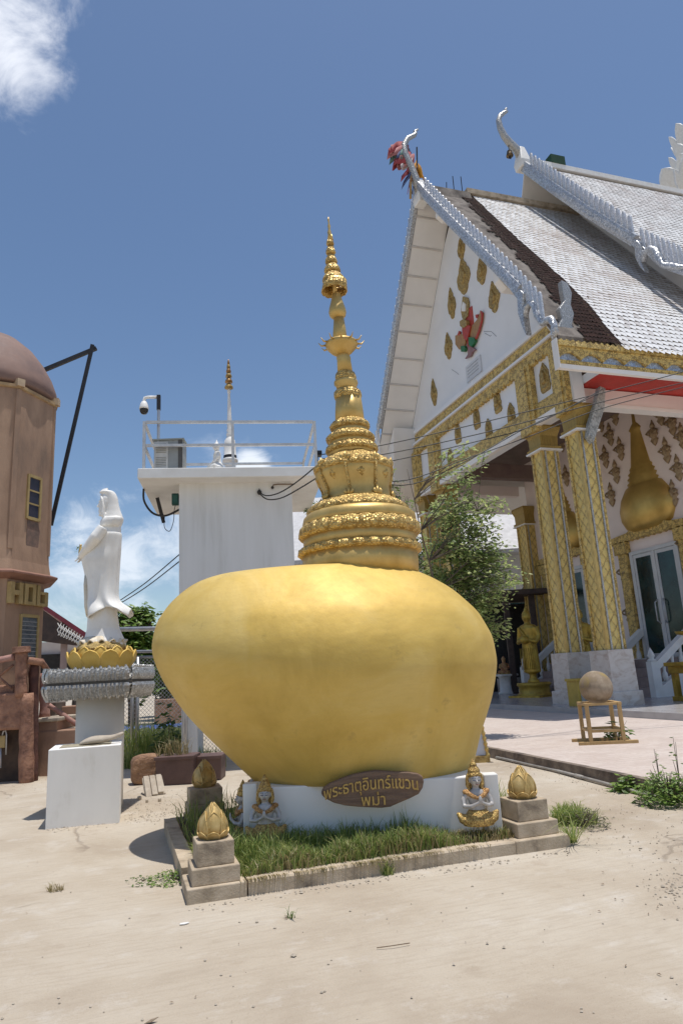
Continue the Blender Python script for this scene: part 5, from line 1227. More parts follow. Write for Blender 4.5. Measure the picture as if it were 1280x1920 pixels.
# columns
def column(r_, g, zt, nm, W2=.27, pl=True):
    m = MB(); m.bb((r_-W2, g-W2, .3), (r_+W2, g+W2, zt)); c = m.build('column', GOLDC, T)
    # redented corners
    for sx in (-1, 1):
        for sy in (-1, 1):
            m = MB(); m.bb((r_+sx*(W2-.02), g+sy*(W2-.07), 1.72), (r_+sx*(W2+.04), g+sy*(W2+.015), zt-.75)); m.build('corner_moulding', GOLDS if sx*sy > 0 else GOLDT, c)
            m = MB(); m.bb((r_+sx*(W2-.12), g+sy*(W2-.02), 1.72), (r_+sx*(W2-.07), g+sy*(W2+.035), zt-.75)); m.build('corner_moulding', SILVERF, c)
    m = MB(); f = lambda k, a_=0: [(r_+sx*k, g+sy*k) for sx, sy in ((-1, -1), (1, -1), (1, 1), (-1, 1))]
    m.loft([[p+(z,) for p in f(k)] for k, z in ((W2+.09, zt-.78), (W2+.11, zt-.70), (W2+.04, zt-.66), (W2+.05, zt-.35), (W2+.14, zt-.08), (W2+.12, zt))]); m.build('capital', M('capital_gold', (.42, .29, .075), (.26, .17, .045), 9, .42, .35, .5, 20, .02, (6, 6, .3)) if 'capital_gold' not in bpy.data.materials else bpy.data.materials['capital_gold'], c)
    m = MB(); m.bb((r_-W2-.13, g-W2-.13, zt-.84), (r_+W2+.13, g+W2+.13, zt-.79)); m.build('capital_fillet', PLASTER, c)
    if pl:
        m = MB(); m.box((r_, g, .3+.72), (.82, .82, 1.44), 0, .96); m.build('plinth', MARBLE, c, bevel=.01)
        m = MB(); m.box((r_, g, .3+.18), (.95, .95, .37), 0, .985); m.build('plinth_base', MARBLE, c, bevel=.01)
    return c
for g in (15.72, 17.5, 24.3, 26.08): column(R0+.32, g, 8.74, 'c')
# hall front wall with doors
RW = 17.3
m = MB(); m.bb((RW, 16.2, .3), (RW+.35, 25.6, 12.5)); m.build('hall_wall', PINKW, T)
m = MB(); m.bb((RW+.36, 16.3, .3), (34, 16.6, 13)); m.build('hall_wall', PINKW, T)
m = MB(); m.bb((RW+.36, 25.2, .3), (34, 25.5, 13)); m.build('hall_wall', PINKW, T)
column(RW-.1, 25.55, 8.2, 'wall', .34, False)
def PW(x, y): return PX(x, y, R=RW)
q_ = PW(1225, 1232); DG = 18.5; ZS, ZD = 1.45, 5.0
GREYF = M('door_white', (.62, .63, .63), (.55, .56, .57), 2, .45)
def door(g):
    m = MB()
    for a, b in (((g-1.12, ZS), (g-.98, ZD+.12)), ((g+.98, ZS), (g+1.12, ZD+.12)), ((g-.98, ZD), (g+.98, ZD+.12)), ((g-.05, ZS), (g+.05, ZD))): m.bb((RW-.10, a[0], a[1]), (RW+.02, b[0], b[1]))
    d = m.build('door', GREYF, T)
    for s in (-1, 1):
        m = MB(); a, b = sorted((g+s*.06, g+s*.97))
        for p, q2_ in (((a, ZS), (a+.09, ZD-.01)), ((b-.09, ZS), (b, ZD-.01)), ((a+.09, ZD-.13), (b-.09, ZD-.01)), ((a+.09, ZS), (b-.09, ZS+.14))): m.bb((RW-.07, p[0], p[1]), (RW-.02, q2_[0], q2_[1]))
        l_ = m.build('leaf', GREYF, d)
        m = MB(); m.bb((RW-.05, a+.09, ZS+.14), (RW-.03, b-.09, ZD-.13)); m.build('pane', GLASS, l_)
        m = MB(); gg_ = g+s*.13; m.tube([(RW-.08, gg_, 2.55), (RW-.16, gg_+s*.05, 2.65), (RW-.16, gg_+s*.05, 3.25), (RW-.08, gg_, 3.35)], .022, 8); m.build('handle', STEEL, l_, True)
    for s in (-1, 1):
        m = MB(); m.bb((RW-.16, g+s*1.42-.2, ZS), (RW+.02, g+s*1.42+.2, ZD+.1)); m.bb((RW-.22, g+s*1.42-.3, ZD+.1), (RW+.02, g+s*1.42+.3, ZD+.5)); m.build('door_pilaster', GOLDT, d)
    m = MB(); n = 30; pts = [(g+lerp(2.0, -2.0, i/n), ZD+.50+.06*(i % 2)) for i in range(n+1)]
    m.prism([(g-2.0, ZD+.72), (g-1.0, ZD+.80), (g-.5, ZD+1.0), (g, ZD+1.1), (g+.5, ZD+1.0), (g+1, ZD+.8), (g+2.0, ZD+.72)]+pts, 'x', RW-.20, RW+.02); m.build('gold_lintel', GOLDT, d)
    # stupa shaped relief above the door: half round
    pr = [(.75, 0), (1.05, .15), (1.22, .45), (1.25, .8), (1.12, 1.2), (.85, 1.55), (.68, 1.62), (.74, 1.70), (.62, 1.78), (.70, 1.88), (.58, 1.95), (.64, 2.05), (.52, 2.12), (.55, 2.22), (.46, 2.3), (.30, 3.2), (.24, 3.55), (.30, 3.62), (.20, 3.75), (.10, 3.85), (.08, 4.3)]
    m = MB(); m.ell([(RW+.02, g, ZD+.75+z, r_*.45, r_) for r_, z in pr], 40); m.build('stupa_relief', M('relief_gold', (.62, .42, .12), (.50, .33, .09), 2, .38, .55, .2, 40, .004) if 'relief_gold' not in bpy.data.materials else bpy.data.materials['relief_gold'], d, True)
door(DG); door(2*GC-DG)
# stairs, balustrade
for gs in (DG, 2*GC-DG):
    m = MB()
    for k in range(4): m.bb((RW-.40*(4-k)-.3, gs-.98, .3+.28*k), (RW, gs+.98, .3+.28*(k+1)))
    st = m.build('staircase', M('stair_stone', (.36, .28, .26), (.28, .21, .20), 3, .5) if 'stair_stone' not in bpy.data.materials else bpy.data.materials['stair_stone'], T)
    for s in (-1, 1):
        gb_ = gs+s*1.12; m = MB(); m.prism([(RW-1.95, .3), (RW-1.95, 1.35), (RW-1.7, 1.35), (RW-.1, 2.45), (RW-.1, 2.2), (RW-1.65, 1.12), (RW-1.65, .62), (RW-.1, 1.45), (RW-.1, .3)], 'y', gb_-.11, gb_+.11); bo_ = m.build('balustrade', WHITE, st)
        for k in range(4):
            x = RW-1.4+.36*k; zb_ = .62+.83/1.55*(x-(RW-1.65)); zt_ = 1.12+1.08/1.55*(x-(RW-1.65)); h = zt_-zb_
            m = MB(); m.lathe([(.05, 0), (.085, h*.2), (.075, h*.42), (.04, h*.55), (.05, h*.8), (.06, h)], 12, (x, gb_, zb_)); m.build('baluster', WHITE, bo_, True)
        m = MB(); m.lathe([(.13, 0), (.13, .05), (.07, .09), (.11, .18), (.08, .27), (.01, .42)], 14, (RW-1.82, gb_, 1.35)); m.build('newel_cap', WHITE, bo_, True)
# small gilt deva reliefs scattered over the hall wall
def deva(nm='deva_relief'):
    m = MB(); m.ell([(0, 0, -.46, .01, .01), (0, 0, -.36, .05, .10), (0, 0, -.24, .06, .18), (0, 0, -.16, .05, .10), (0, 0, -.08, .09, .20), (0, 0, 0, .08, .16), (0, 0, .06, .09, .22), (0, 0, .14, .09, .13), (0, 0, .19, .05, .05), (0, 0, .23, .09, .10), (0, 0, .31, .07, .08), (0, 0, .38, .04, .045), (0, 0, .48, .01, .01)], 14)
    m.tube([(-.06, -.12, .10), (-.10, -.24, .02), (-.12, -.10, -.06)], .035, 6); m.tube([(-.06, .12, .10), (-.10, .24, .02), (-.12, .10, -.06)], .035, 6)
    return m
dv0 = None
spots = [PX(900+x/3.368, 720+y/3.368, R=RW) for x, y in ((850, 190), (760, 235), (820, 320), (885, 410), (790, 460), (857, 555), (828, 700), (515, 365), (543, 580), (1135, 185), (1210, 245), (1095, 310), (1175, 420), (1275, 330), (1250, 530), (1220, 690))]+[PX(900+x/3.368, 1000+y/3.368, R=RW) for x, y in ((905, 245), (940, 500), (1285, 60))]+[PX(988, 1105, R=RW)]
DEVA = M('deva_gilt', (.44, .33, .20), (.22, .14, .07), 9, .45, .25, .5, 30, .02)
for q_ in spots:
    if dv0 is None:
        m = deva(); m.v = [v+Vector(ORG[T.name]) for v in m.v]; dv0 = m.build('deva_relief', DEVA, T, True); o = dv0
    else: o = dv0.copy(); COL.objects.link(o); o.parent = T
    o.location = Vector((RW-.03, q_.y, q_.z))-Vector(ORG[T.name])
# carved white bracket under the eave
q_ = PX(1117, 780, G=15.3)
m = MB()
P1 = [PX(x, y, G=15.3) for x, y in ((1118, 728), (1128, 732), (1126, 770), (1116, 800), (1106, 832), (1097, 820), (1100, 795), (1108, 770), (1114, 745))]
m.prism([(p.x, p.z) for p in P1], 'y', 15.15, 15.35); m.build('eave_bracket', M('carved_white', (.52, .53, .51), (.20, .21, .20), 18, .6, 0, .8, 20, .05), T)
# silver flame finial at the roof corner
m = MB(); P4 = [PX(x, y, G=14.3) for x, y in ((1046, 645), (1040, 618), (1049, 600), (1044, 580), (1054, 566), (1050, 545), (1048, 528), (1060, 534), (1068, 552), (1066, 575), (1072, 592), (1068, 612), (1074, 632), (1066, 647))]
m.prism([(p.x, p.z) for p in P4], 'y', 14.2, 14.4); m.build('corner_finial', SILVERF, T, bevel=.03)
# porch floor
m = MB(); m.bb((11.45, 9.5, .05), (34, 29.5, .30)); struct(m.build('porch_floor', M('porch_tile', (.44, .42, .41), (.37, .35, .345), 2.5, .22)))
# far lower wing of the roof on the other side of the gable
m = MB(); m.prism([(26.6, 9.5), (26.2, 11.9), (29.2, 9.0), (29.2, 8.8)], 'x', 11.4, 20); m.build('far_wing', SOFFIT, T)
m = MB(); m.tube([(10.95, 27.0, 10.4), (10.95, 27.0, 12.0)], .1, 8); m.build('downpipe', SOFFIT, T)
# ================================================================ hanging things on the temple
t = thing('wind_bell', 'small bronze wind bell hanging from the neck of the higher horn finial', 'bell', PX(955, 292, G=GC), local=True)
bz = (PX(955, 268, G=GC)-PX(955, 292, G=GC)).z
BRONZE = M('bronze', (.20, .14, .07), (.09, .06, .035), 9, .4, .7)
m = MB(); m.lathe([(.15, -.02), (.15, .02), (.12, .12), (.10, .22), (.04, .28), (.01, .30)], 16); m.build('bell_body', BRONZE, t, True)
m = MB(); m.tube([(0, 0, .28), (0, 0, bz)], .018, 5); m.build('hanger', BRONZE, t); m = MB(); m.bb((-.05, -.01, -.15), (.05, .01, -.03)); m.build('clapper', BLACKS, t)
t = thing('ribbon_garland', 'faded red, white and blue cloth ribbons blown from the lower horn finial', 'ribbons', PX(762, 300, G=GC), local=False)
cl = {'ribbon_red': (.40, .07, .08), 'ribbon_pink': (.50, .20, .20), 'ribbon_blue': (.10, .13, .28), 'ribbon_white': (.60, .52, .52), 'ribbon_green': (.14, .27, .24)}
RM = {k: M(k, v, tuple(.6*c for c in v), 3, .8) for k, v in cl.items()}
def strip(a, b, w_, mat, nm='ribbon', sag=.2, seed=0):
    m = MB(); a, b = Vector(a), Vector(b); n = 10; pts = []
    for i in range(n+1):
        u = i/n; p = a.lerp(b, u)+Vector((0, .12*math.sin(6*u+seed)*u, -sag*u*u+.06*math.sin(5*u+seed*2)*u)); h = w_*(1-.4*u)*.5
        pts.append((p+Vector((h*.15, .05*math.sin(9*u+seed), h)), p-Vector((h*.15, .05*math.sin(9*u+seed), h))))
    for i in range(n): m.add([pts[i][0], pts[i][1], pts[i+1][1], pts[i+1][0]], [(0, 1, 2, 3)])
    return m.build(nm, mat, t, True, solid=.012)
ks = list(RM)
for i, (x0, y0, x1, y1, w_) in enumerate(((762, 272, 726, 276, .30), (766, 280, 727, 283, .28), (768, 288, 732, 290, .3), (770, 296, 736, 300, .3), (775, 300, 742, 303, .28), (772, 305, 748, 310, .22), (776, 302, 736, 296, .3), (774, 312, 752, 326, .22), (778, 316, 755, 340, .2), (776, 318, 765, 346, .22), (780, 320, 772, 352, .22), (760, 276, 730, 273, .2), (768, 292, 740, 287, .24))):
    strip(PX(x0, y0, G=GC), PX(x1, y1, G=GC), w_*1.9, RM[('ribbon_red', 'ribbon_pink', 'ribbon_green', 'ribbon_red', 'ribbon_pink', 'ribbon_white', 'ribbon_red', 'ribbon_red', 'ribbon_blue', 'ribbon_red', 'ribbon_blue', 'ribbon_pink', 'ribbon_blue')[i]], seed=i)
YR = M('ribbon_saffron', (.62, .30, .02), (.50, .20, .02), 6, .8)
for x0, y0, x1, y1 in ((778, 308, 792, 338), (781, 308, 797, 342), (776, 312, 787, 340)):
    strip(PX(x0, y0, G=GC), PX(x1, y1, G=GC), .36, YR, sag=0, seed=x0)
t = thing('lightning_rod', 'thin dark rod standing beside the ribboned horn finial', 'rod', PX(781, 330, G=GC), local=False)
m = MB(); m.tube([PX(782, 335, G=GC), PX(781, 276, G=GC)], .03, 6); m.build('rod_shaft', BLACKS, t); m = MB(); m.tube([PX(769, 372, G=GC), PX(770, 322, G=GC)], .05, 6); m.build('bamboo_stay', WOODL, t)

# ================================================================ stool with stone ball
c_ = PX(1131, 1392, Z=PZ)
st_ = thing('timber_stool', 'four legged stool of new yellow timber on two floor runners', 'stool', c_, rot=A-.42, local=True)
hs = .265; zs = .62
def tb(nm, a, b): m = MB(); m.bb(a, b); return m.build(nm, WOODL, st_, bevel=.004)
for sx in (-1, 1):
    for sy in (-1, 1): tb('leg', (sx*hs-.03, sy*hs-.03, .05), (sx*hs+.03, sy*hs+.03, zs))
for sx in (-1, 1):
    tb('top_rail', (sx*hs-.035, -hs-.04, zs), (sx*hs+.035, hs+.04, zs+.045))
    tb('top_rail', (-hs+.036, sx*hs-.03, zs+.002), (hs-.036, sx*hs+.03, zs+.043))
    tb('stretcher', (sx*hs-.02, -hs+.031, .20), (sx*hs+.02, hs-.031, .245)); tb('stretcher', (-hs+.031, sx*hs-.018, .19), (hs-.031, sx*hs+.018, .235))
    tb('runner', (-hs-.20, sx*hs-.04, 0), (hs+.22, sx*hs+.04, .05))
m = MB(); rb = .275
m.sph((0, 0, 0), rb, 36)
m.v = [v*(1+.025*noise.noise(v*5)) for v in m.v]
c2_ = c_+Vector((-.03, -.03, 0)); m.v = [v+Vector((c2_.x, c2_.y, PZ+zs+.045+rb-.03)) for v in m.v]
tag(m.build('stone_ball', M('ball_stone', (.36, .29, .21), (.24, .18, .12), 3.5, .85, 0, .4, 40, .006, c3=(.30, .22, .07)), None, True), 'rough brown stone ball resting on the yellow timber stool', 'ball')
leafy('creeper', 'small green creeper growing round the foot of the timber stool', c_+Vector((.22, -.1, 0)), 40, .22, .34, .17, LEAFD)
# ================================================================ picture board beside the boulder
q_ = PX(905, 1428, Z=.0); Yb = toW(q_).y-.1
t = thing('framed_board', 'white panel in a twisted gold rope frame standing behind the boulder at right', 'board', PX(895, 1432, Y=Yb), local=False)
def pb(x, y): return PX(x, y, Y=Yb)
def poly(pts, nm, mat, d0, d1, bevel=0):
    m = MB(); P_ = [pb(*p) for p in pts]; m.loft([[p+Vector((0, d0, 0)) for p in P_], [p+Vector((0, d1, 0)) for p in P_]]); return m.build(nm, mat, t, bevel=bevel)
poly([(850, 1352), (899, 1350), (913, 1416), (850, 1418)], 'panel', M('panel_blue_white', (.62, .65, .74), (.52, .56, .68), 3, .4), .02, .05)
pts = [pb(x, y) for x, y in ((899, 1347), (903, 1362), (907, 1382), (911, 1402), (916, 1424))]
m = MB(); pp = []; rr = []
for a, b in zip(pts, pts[1:]):
    for k in range(8): pp.append(a.lerp(b, k/8)); rr.append(.028+.008*math.sin(k*PI/2))
m.tube(pp, rr, 8); m.build('rope_frame', GOLDS, t, True)
poly([(884, 1352), (889, 1338), (896, 1334), (900, 1326), (908, 1330), (909, 1345), (902, 1354)], 'crest', GOLDR, -.01, .06)
poly([(875, 1420), (915, 1416), (917, 1432), (875, 1436)], 'base_carving', GOLDE, -.04, .08); poly([(872, 1434), (920, 1428), (920, 1440), (872, 1446)], 'base_board', DARK, -.08, .12)

# ================================================================ statues and furniture of the porch
def monk(nm, lab, loc, rot, h, mat):
    t = thing(nm, lab, 'statue', loc, rot=rot, local=True); k = h/2.0
    m = MB(); sec = lambda rows: [(a*k, b*k, z*k, c*k, d*k) for a, b, z, c, d in rows]
    m.ell(sec([(0, 0, .0, .17, .13), (0, 0, .06, .16, .12), (0, 0, .10, .10, .10), (0, 0, .22, .09, .09), (0, 0, .27, .26, .15), (0, 0, .33, .25, .15), (0, 0, .6, .235, .15), (0, 0, .9, .22, .155), (0, 0, 1.05, .21, .15), (0, 0, 1.25, .22, .14), (0, 0, 1.42, .27, .14), (0, 0, 1.50, .24, .12), (0, 0, 1.55, .08, .08), (0, 0, 1.60, .07, .075), (0, -.01, 1.64, .09, .10), (0, -.01, 1.72, .115, .125), (0, 0, 1.80, .115, .125), (0, 0, 1.87, .085, .09), (0, 0, 1.90, .05, .05), (0, 0, 1.95, .045, .045), (0, 0, 2.0, .015, .015), (0, 0, 2.12, .004, .004)]), 24)
    for s in (-1, 1):
        m.tube([Vector(p)*k for p in ((s*.24, 0, 1.45), (s*.31, .02, 1.2), (s*.29, -.08, 1.05), (s*.10, -.22, 1.12))], [.085*k, .075*k, .06*k, .04*k], 10)
        m.sph((s*.118*k, 0, 1.72*k), (.015*k, .03*k, .06*k), 6)
    m.sph((0, -.22*k, 1.12*k), (.13*k, .12*k, .11*k), 12)
    m.tube([Vector(p)*k for p in ((0, -.12, 1.76), (0, -.155, 1.70), (0, -.12, 1.68))], [.012*k, .02*k, .012*k], 6)
    m.build('figure', mat, t, remesh=.02*k, sm=2)
    m = MB()
    for i in range(9):
        x = -.2+.05*i; m.tube([Vector((x*1.1*k, (-.15+.25*x*x)*k, z*k)) for z in (.34, .6, .9)], .010*k, 5)
    m.tube([Vector(p)*k for p in ((-.2, -.12, 1.46), (-.05, -.165, 1.3), (.12, -.165, 1.1), (.2, -.13, .95))], .022*k, 6); m.build('robe_fold', mat, t, True)
    return t
BUD = M('statue_gold', (.50, .35, .06), (.34, .22, .04), 6, .4, .45, .2, 30, .005)
b0 = PX(1003, 1306, Z=.3)
t = monk('standing_buddha_statue', 'gold standing Buddha statue holding a bowl on a round base, left of the gold columns', b0+Vector((0, 0, .50)), A-1.2, 2.75, BUD)
m = MB(); m.lathe([(.60, -.50), (.62, -.40), (.55, -.36), (.55, -.14), (.62, -.08), (.60, 0), (.3, .01)], 28); m.build('base', BUD, t, True)
m = MB(); m.bb((-.68, -.68, -.50), (.68, .68, -.44)); m.build('base_slab', BUD, t)
b1 = PX(1094, 1240, R=14.6)
t = monk('standing_buddha_statue', 'gold standing Buddha statue partly seen between the two nearest gold columns', Vector((b1.x, b1.y, .8)), A-1.0, 2.5, BUD)
m = MB(); m.lathe([(.5, -.5), (.52, -.1), (.45, 0), (.2, .01)], 24); m.build('base', BUD, t, True)
p0 = PX(950, 1301, Z=.3)
t = thing('white_pedestal', 'small white fluted pedestal with flared top at the back of the porch', 'pedestal', p0, local=True)
hp = (PX(945, 1264, Y=toW(p0).y).z-.3)
m = MB(); m.lathe([(.34, 0), (.34, .06), (.27, .1), (.25, hp*.5), (.25, hp*.8), (.33, hp*.9)], 36, fn=lambda a_, z: 1+.03*math.cos(14*a_)); m.build('shaft', PLASTER, t, True)
m = MB(); m.box((0, 0, hp*.95), (.78, .78, hp*.10)); m.build('top_slab', PLASTER, t, bevel=.02)
t = thing('seated_figurine', 'small reddish gold seated figure on the white fluted pedestal', 'figurine', p0+Vector((0, 0, hp)), rot=A-.3, local=True)
m = MB(); m.ell([(0, 0, 0, .26, .2), (0, 0, .10, .25, .2), (0, 0, .18, .15, .13), (0, 0, .34, .14, .11), (0, 0, .42, .16, .1), (0, 0, .47, .06, .06), (0, 0, .52, .07, .08), (0, 0, .62, .09, .1), (0, 0, .70, .05, .06), (0, 0, .74, .01, .01)], 18)
for s in (-1, 1): m.tube([(s*.15, 0, .4), (s*.22, -.05, .28), (s*.08, -.16, .2)], [.05, .045, .03], 8); m.tube([(s*.1, 0, .08), (s*.26, -.1, .08), (s*.02, -.22, .08)], [.09, .08, .05], 8)
m.build('figure', M('figurine_paint', (.48, .30, .12), (.35, .12, .08), 9, .45, .3), t, remesh=.02, sm=2)
m = MB(); m.bb((-.28, -.24, -.001), (.28, .24, .05)); m.build('plinth', GOLDE, t)
q_ = Vector((12.05, 16.15, .3))
t = thing('donation_box', 'yellow box with a pale front panel standing between the column plinths', 'box', q_, rot=A, local=True)
m = MB(); m.bb((-.22, 0, 0), (.30, .5, .66)); m.build('box_body', M('box_yellow', (.50, .36, .06), (.40, .28, .05), 4, .5), t, bevel=.01)
m = MB(); m.bb((-.25, -.03, .66), (.33, .53, .73)); m.build('lid', bpy.data.materials['box_yellow'], t, bevel=.01); m = MB(); m.bb((-.16, -.012, .06), (.24, -.001, .46)); m.build('front_panel', M('panel_cloudy', (.48, .48, .44), (.30, .30, .28), 9, .5), t)
q_ = PX(1316, 1312, Z=.3)
t = thing('altar_table', 'gold painted altar table with a tray of offerings at the right edge of the porch', 'table', q_, rot=A, local=True)
for z0_, z1_, w_ in ((.92, 1.02, .75), (.72, .92, .62), (0, .12, .62)):
    m = MB(); m.bb((-w_, -.4, z0_), (w_, .4, z1_)); m.build('table_tier', BUD, t, bevel=.01)
for sx in (-1, 1):
    for sy in (-1, 1): m = MB(); m.bb((sx*.5-.07, sy*.3-.07, .12), (sx*.5+.07, sy*.3+.07, .72)); m.build('leg', BUD, t)
m = MB(); m.bb((-.55, -.38, .125), (.55, -.30, .6)); m.build('front_panel', M('altar_green', (.05, .06, .02), (.25, .17, .04), 12, .5), t)
t = thing('offering_tray', 'gold footed tray standing high on a pole at the right edge', 'tray', q_+Vector((0, 0, 1.02)), local=True)
m = MB(); m.lathe([(.18, 0), (.16, .04), (.05, .08), (.04, .60), (.10, .68), (.38, .74), (.42, .82), (.36, .79), (.0, .76)], 24); m.build('tray_stand', BUD, t, True); m = MB(); m.sph((0, 0, .86), (.2, .2, .12), 10); m.build('offering', M('offering_saffron', (.45, .22, .04)), t, True)

# ================================================================ lotus tower, far hall
YL = 45; lc = PX(1352, 350, Y=YL); lt = Vector((lc.x, lc.y, 0)); mpx = YL/F*1.16
t = thing('lotus_tower', 'huge white lotus crown of a tower rising behind the temple roof at top right', 'tower', lt, local=True)
lz = lambda y: PX(1352, y, Y=YL).z
m = MB(); m.lathe([(3.0, 0), (3.0, lz(420)), (110*mpx, lz(385)), (118*mpx, lz(380)), (98*mpx, lz(366)), (76*mpx, lz(340)), (56*mpx, lz(300)), (46*mpx, lz(260)), (20*mpx, lz(240)), (.2, lz(232))], 32); m.build('core', M('core_brown', (.24, .17, .10), (.16, .11, .07), 2, .7), t, True)
for row, (k, ya, yb, ra, rb, w_) in enumerate(((22, 400, 352, 122, 146, .165), (20, 384, 334, 104, 126, .18), (16, 366, 316, 82, 98, .22), (14, 336, 276, 60, 76, .25), (13, 296, 236, 50, 68, .28))):
    za_, zb_ = lz(ya), lz(yb); pf_ = lambda z: mpx*(ra+(rb-ra)*max(0, min(1, (z-za_)/(zb_-za_)))**.6)
    for j in range(k):
        m = MB(); m.petal(pf_, 2*PI*(j+.5*(row % 2))/k+.1, w_, za_, zb_, 0, -.04, 8, 10, tip=.1, ogive=True); m.build('petal', PLASTER, t, True, solid=.06)
m = MB(); m.tube([Vector(PX(1262, 318, Y=41))-lt, Vector(PX(1266, 345, Y=41))-lt, Vector(PX(1282, 380, Y=41))-lt], .07, 6); m.build('drain', PLASTER, t)
fh = PX(566, 1060, Y=30)
t = thing('far_hall', 'white hall with a pale tiled roof seen behind the temple and the boulder', 'building', toRG(Vector((3, 38, 0))), local=False)
def wbox(nm, x0_, x1_, Y0_, Y1_, z0_, z1_, mat):
    m = MB(); vs = [toRG(Vector((x, y, z))) for z in (z0_, z1_) for x, y in ((x0_, Y0_), (x1_, Y0_), (x1_, Y1_), (x0_, Y1_))]
    m.add(vs, [(3, 2, 1, 0), (4, 5, 6, 7), (0, 1, 5, 4), (1, 2, 6, 5), (2, 3, 7, 6), (3, 0, 4, 7)]); return m.build(nm, mat, t)
wbox('wall', -3.2, 12.5, 38, 46, 0, 8.0, WHITE)
m = MB(); vs = [toRG(Vector(p)) for p in ((-4, 36.8, 7.6), (13, 36.8, 7.6), (13, 42, 12.4), (-4, 42, 12.4), (-4, 36.8, 7.4), (13, 36.8, 7.4), (13, 47, 7.4), (-4, 47, 7.4))]
m.add(vs, [(0, 1, 2, 3), (4, 5, 6, 7), (3, 2, 6, 7), (0, 1, 5, 4), (1, 2, 6, 5), (0, 3, 7, 4)]); m.build('roof', M('far_roof', (.52, .52, .53), (.42, .42, .43), 3, .6), t)
for i in range(8): wbox('window', -2.4+1.9*i, -1.4+1.9*i, 37.96, 38.02, 2.6, 5.2, GLASS)
wbox('cornice', -3.4, 12.7, 37.8, 38.1, 6.0, 6.3, SOFFIT)
# dark shed seen low through the porch
t = thing('dark_shed', 'dark open shed under trees, seen low between the boulder and the gold statue', 'shed', PX(940, 1290, Y=30), local=False)
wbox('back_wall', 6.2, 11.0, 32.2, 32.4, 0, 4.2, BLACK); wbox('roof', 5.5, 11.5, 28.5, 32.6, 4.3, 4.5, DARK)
for x in (6.6, 7.7, 8.9, 10.2): wbox('post', x, x+.22, 29, 29.22, 0, 4.3, DARK)
wbox('counter', 6.4, 9.6, 30.5, 31, 0, .9, M('counter_pale', (.32, .30, .29), (.12, .06, .05), 2, .6)); wbox('bench', 6.8, 9.2, 29.3, 29.8, .35, .45, WHITE)

# ================================================================ trees
def tree(nm, lab, base, h, trunk_r, blobs, n, size, mat, nst=1, grp=None, flat=.4, seed=1, crooked=.12):
    random.seed(seed); t = thing(nm, lab, 'tree', base, local=False, group=grp); base = Vector(base)
    tr = MB(); br = MB(); lf = MB()
    stems = []
    for s in range(nst):
        p = base+Vector((rnd(-.1, .1)*(nst > 1), rnd(-.1, .1)*(nst > 1), -.05)); pts = [p]; d = Vector((rnd(-.12, .12), rnd(-.1, .1), 1)).normalized(); k = 9
        for i in range(k):
            d = (d+Vector((rnd(-crooked, crooked), rnd(-crooked, crooked), 0))).normalized(); pts.append(pts[-1]+d*h*rnd(.85, .95)/k)
        tr.tube(pts, [trunk_r*(1-.93*i/k)*(.75 if nst > 1 else 1) for i in range(k+1)], 8); stems.append(pts)
    tot = sum(b[3]*b[4]*b[5] for b in blobs)
    for bx_, by_, bz_, rx, ry, rz in blobs:
        c = base+Vector((bx_, by_, bz_)); m_ = max(3, int(n/26*rx*ry*rz/tot))
        for i in range(m_):
            while True:
                v = Vector((rnd(-1, 1), rnd(-1, 1), rnd(-1, 1)))
                if .15 < v.length < 1: break
            e = c+Vector((v.x*rx, v.y*ry, v.z*rz)); st = random.choice(stems); o = min(st, key=lambda q: (q-e).length+max(0, q.z-e.z+.1)*2.5)
            mid = o.lerp(e, .5)+Vector((0, 0, .12*(e-o).length)); br.tube([o, mid, e], [trunk_r*.16, trunk_r*.1, .005], 5)
            for j in range(26):
                u = rnd(.35, 1.05); q = (o.lerp(mid, u*2) if u < .5 else mid.lerp(e, u*2-1)); q = q+Vector((rnd(-1, 1), rnd(-1, 1), rnd(-1, 1)))*(.16*rx+.05)
                leaf(lf, q, size*rnd(.6, 1.3), flat, .6)
    tr.build('trunk', BARK, t, True); br.build('branches', BARK, t, True); lf.build('crown', mat, t, weld=False); return t
YT1 = 14.0
tb_ = toRG(Vector((PX(880, 1290, Y=YT1) and toW(PX(880, 1290, Y=YT1)).x, YT1, .18)))
def rel(x, y): q = PX(x, y, Y=YT1)-tb_; return (q.x, q.y, q.z)
bl_ = []
for x, y, rx, rz in ((880, 1160, 62, 50), (845, 1095, 62, 55), (925, 1085, 55, 60), (885, 1020, 60, 55), (850, 960, 38, 45), (915, 960, 40, 45), (880, 900, 30, 42), (872, 850, 17, 40), (900, 840, 14, 34), (950, 1050, 34, 50), (815, 1040, 34, 48), (910, 1170, 45, 40), (800, 1100, 30, 40)):
    a = rel(x, y); s_ = YT1/F*1.03; bl_.append((a[0], a[1], a[2], rx*s_, rx*s_*.9, rz*s_))
tree('slender_tree', 'airy young tree with light green tips between the gold boulder and the temple porch', tb_, 6.0, .06, bl_, 9000, .11, LEAF, 3, seed=11)
YT2 = 15.0
tb2 = toRG(Vector((toW(PX(690, 1290, Y=YT2)).x, YT2, 0)))
bl_ = []
for x, y, rx, rz in ((752, 985, 30, 44), (742, 925, 15, 44), (770, 1015, 28, 40), (583, 955, 16, 30), (760, 960, 26, 40), (738, 890, 9, 22), (725, 950, 16, 40), (575, 940, 9, 16), (790, 1050, 26, 36)):
    q_ = PX(x, y, Y=YT2)-tb2; s_ = YT2/F*1.03; bl_.append((q_.x, q_.y, q_.z, rx*s_, rx*s_*.7, rz*s_))
tree('leafy_tree', 'darker tree standing directly behind the gold boulder, twigs showing on both sides of the spire', tb2, 3.4, .06, bl_, 4600, .105, leafmat('leaf_mid', (.06, .11, .03), (.15, .23, .07), (.36, .42, .17), .45), 2, seed=5)
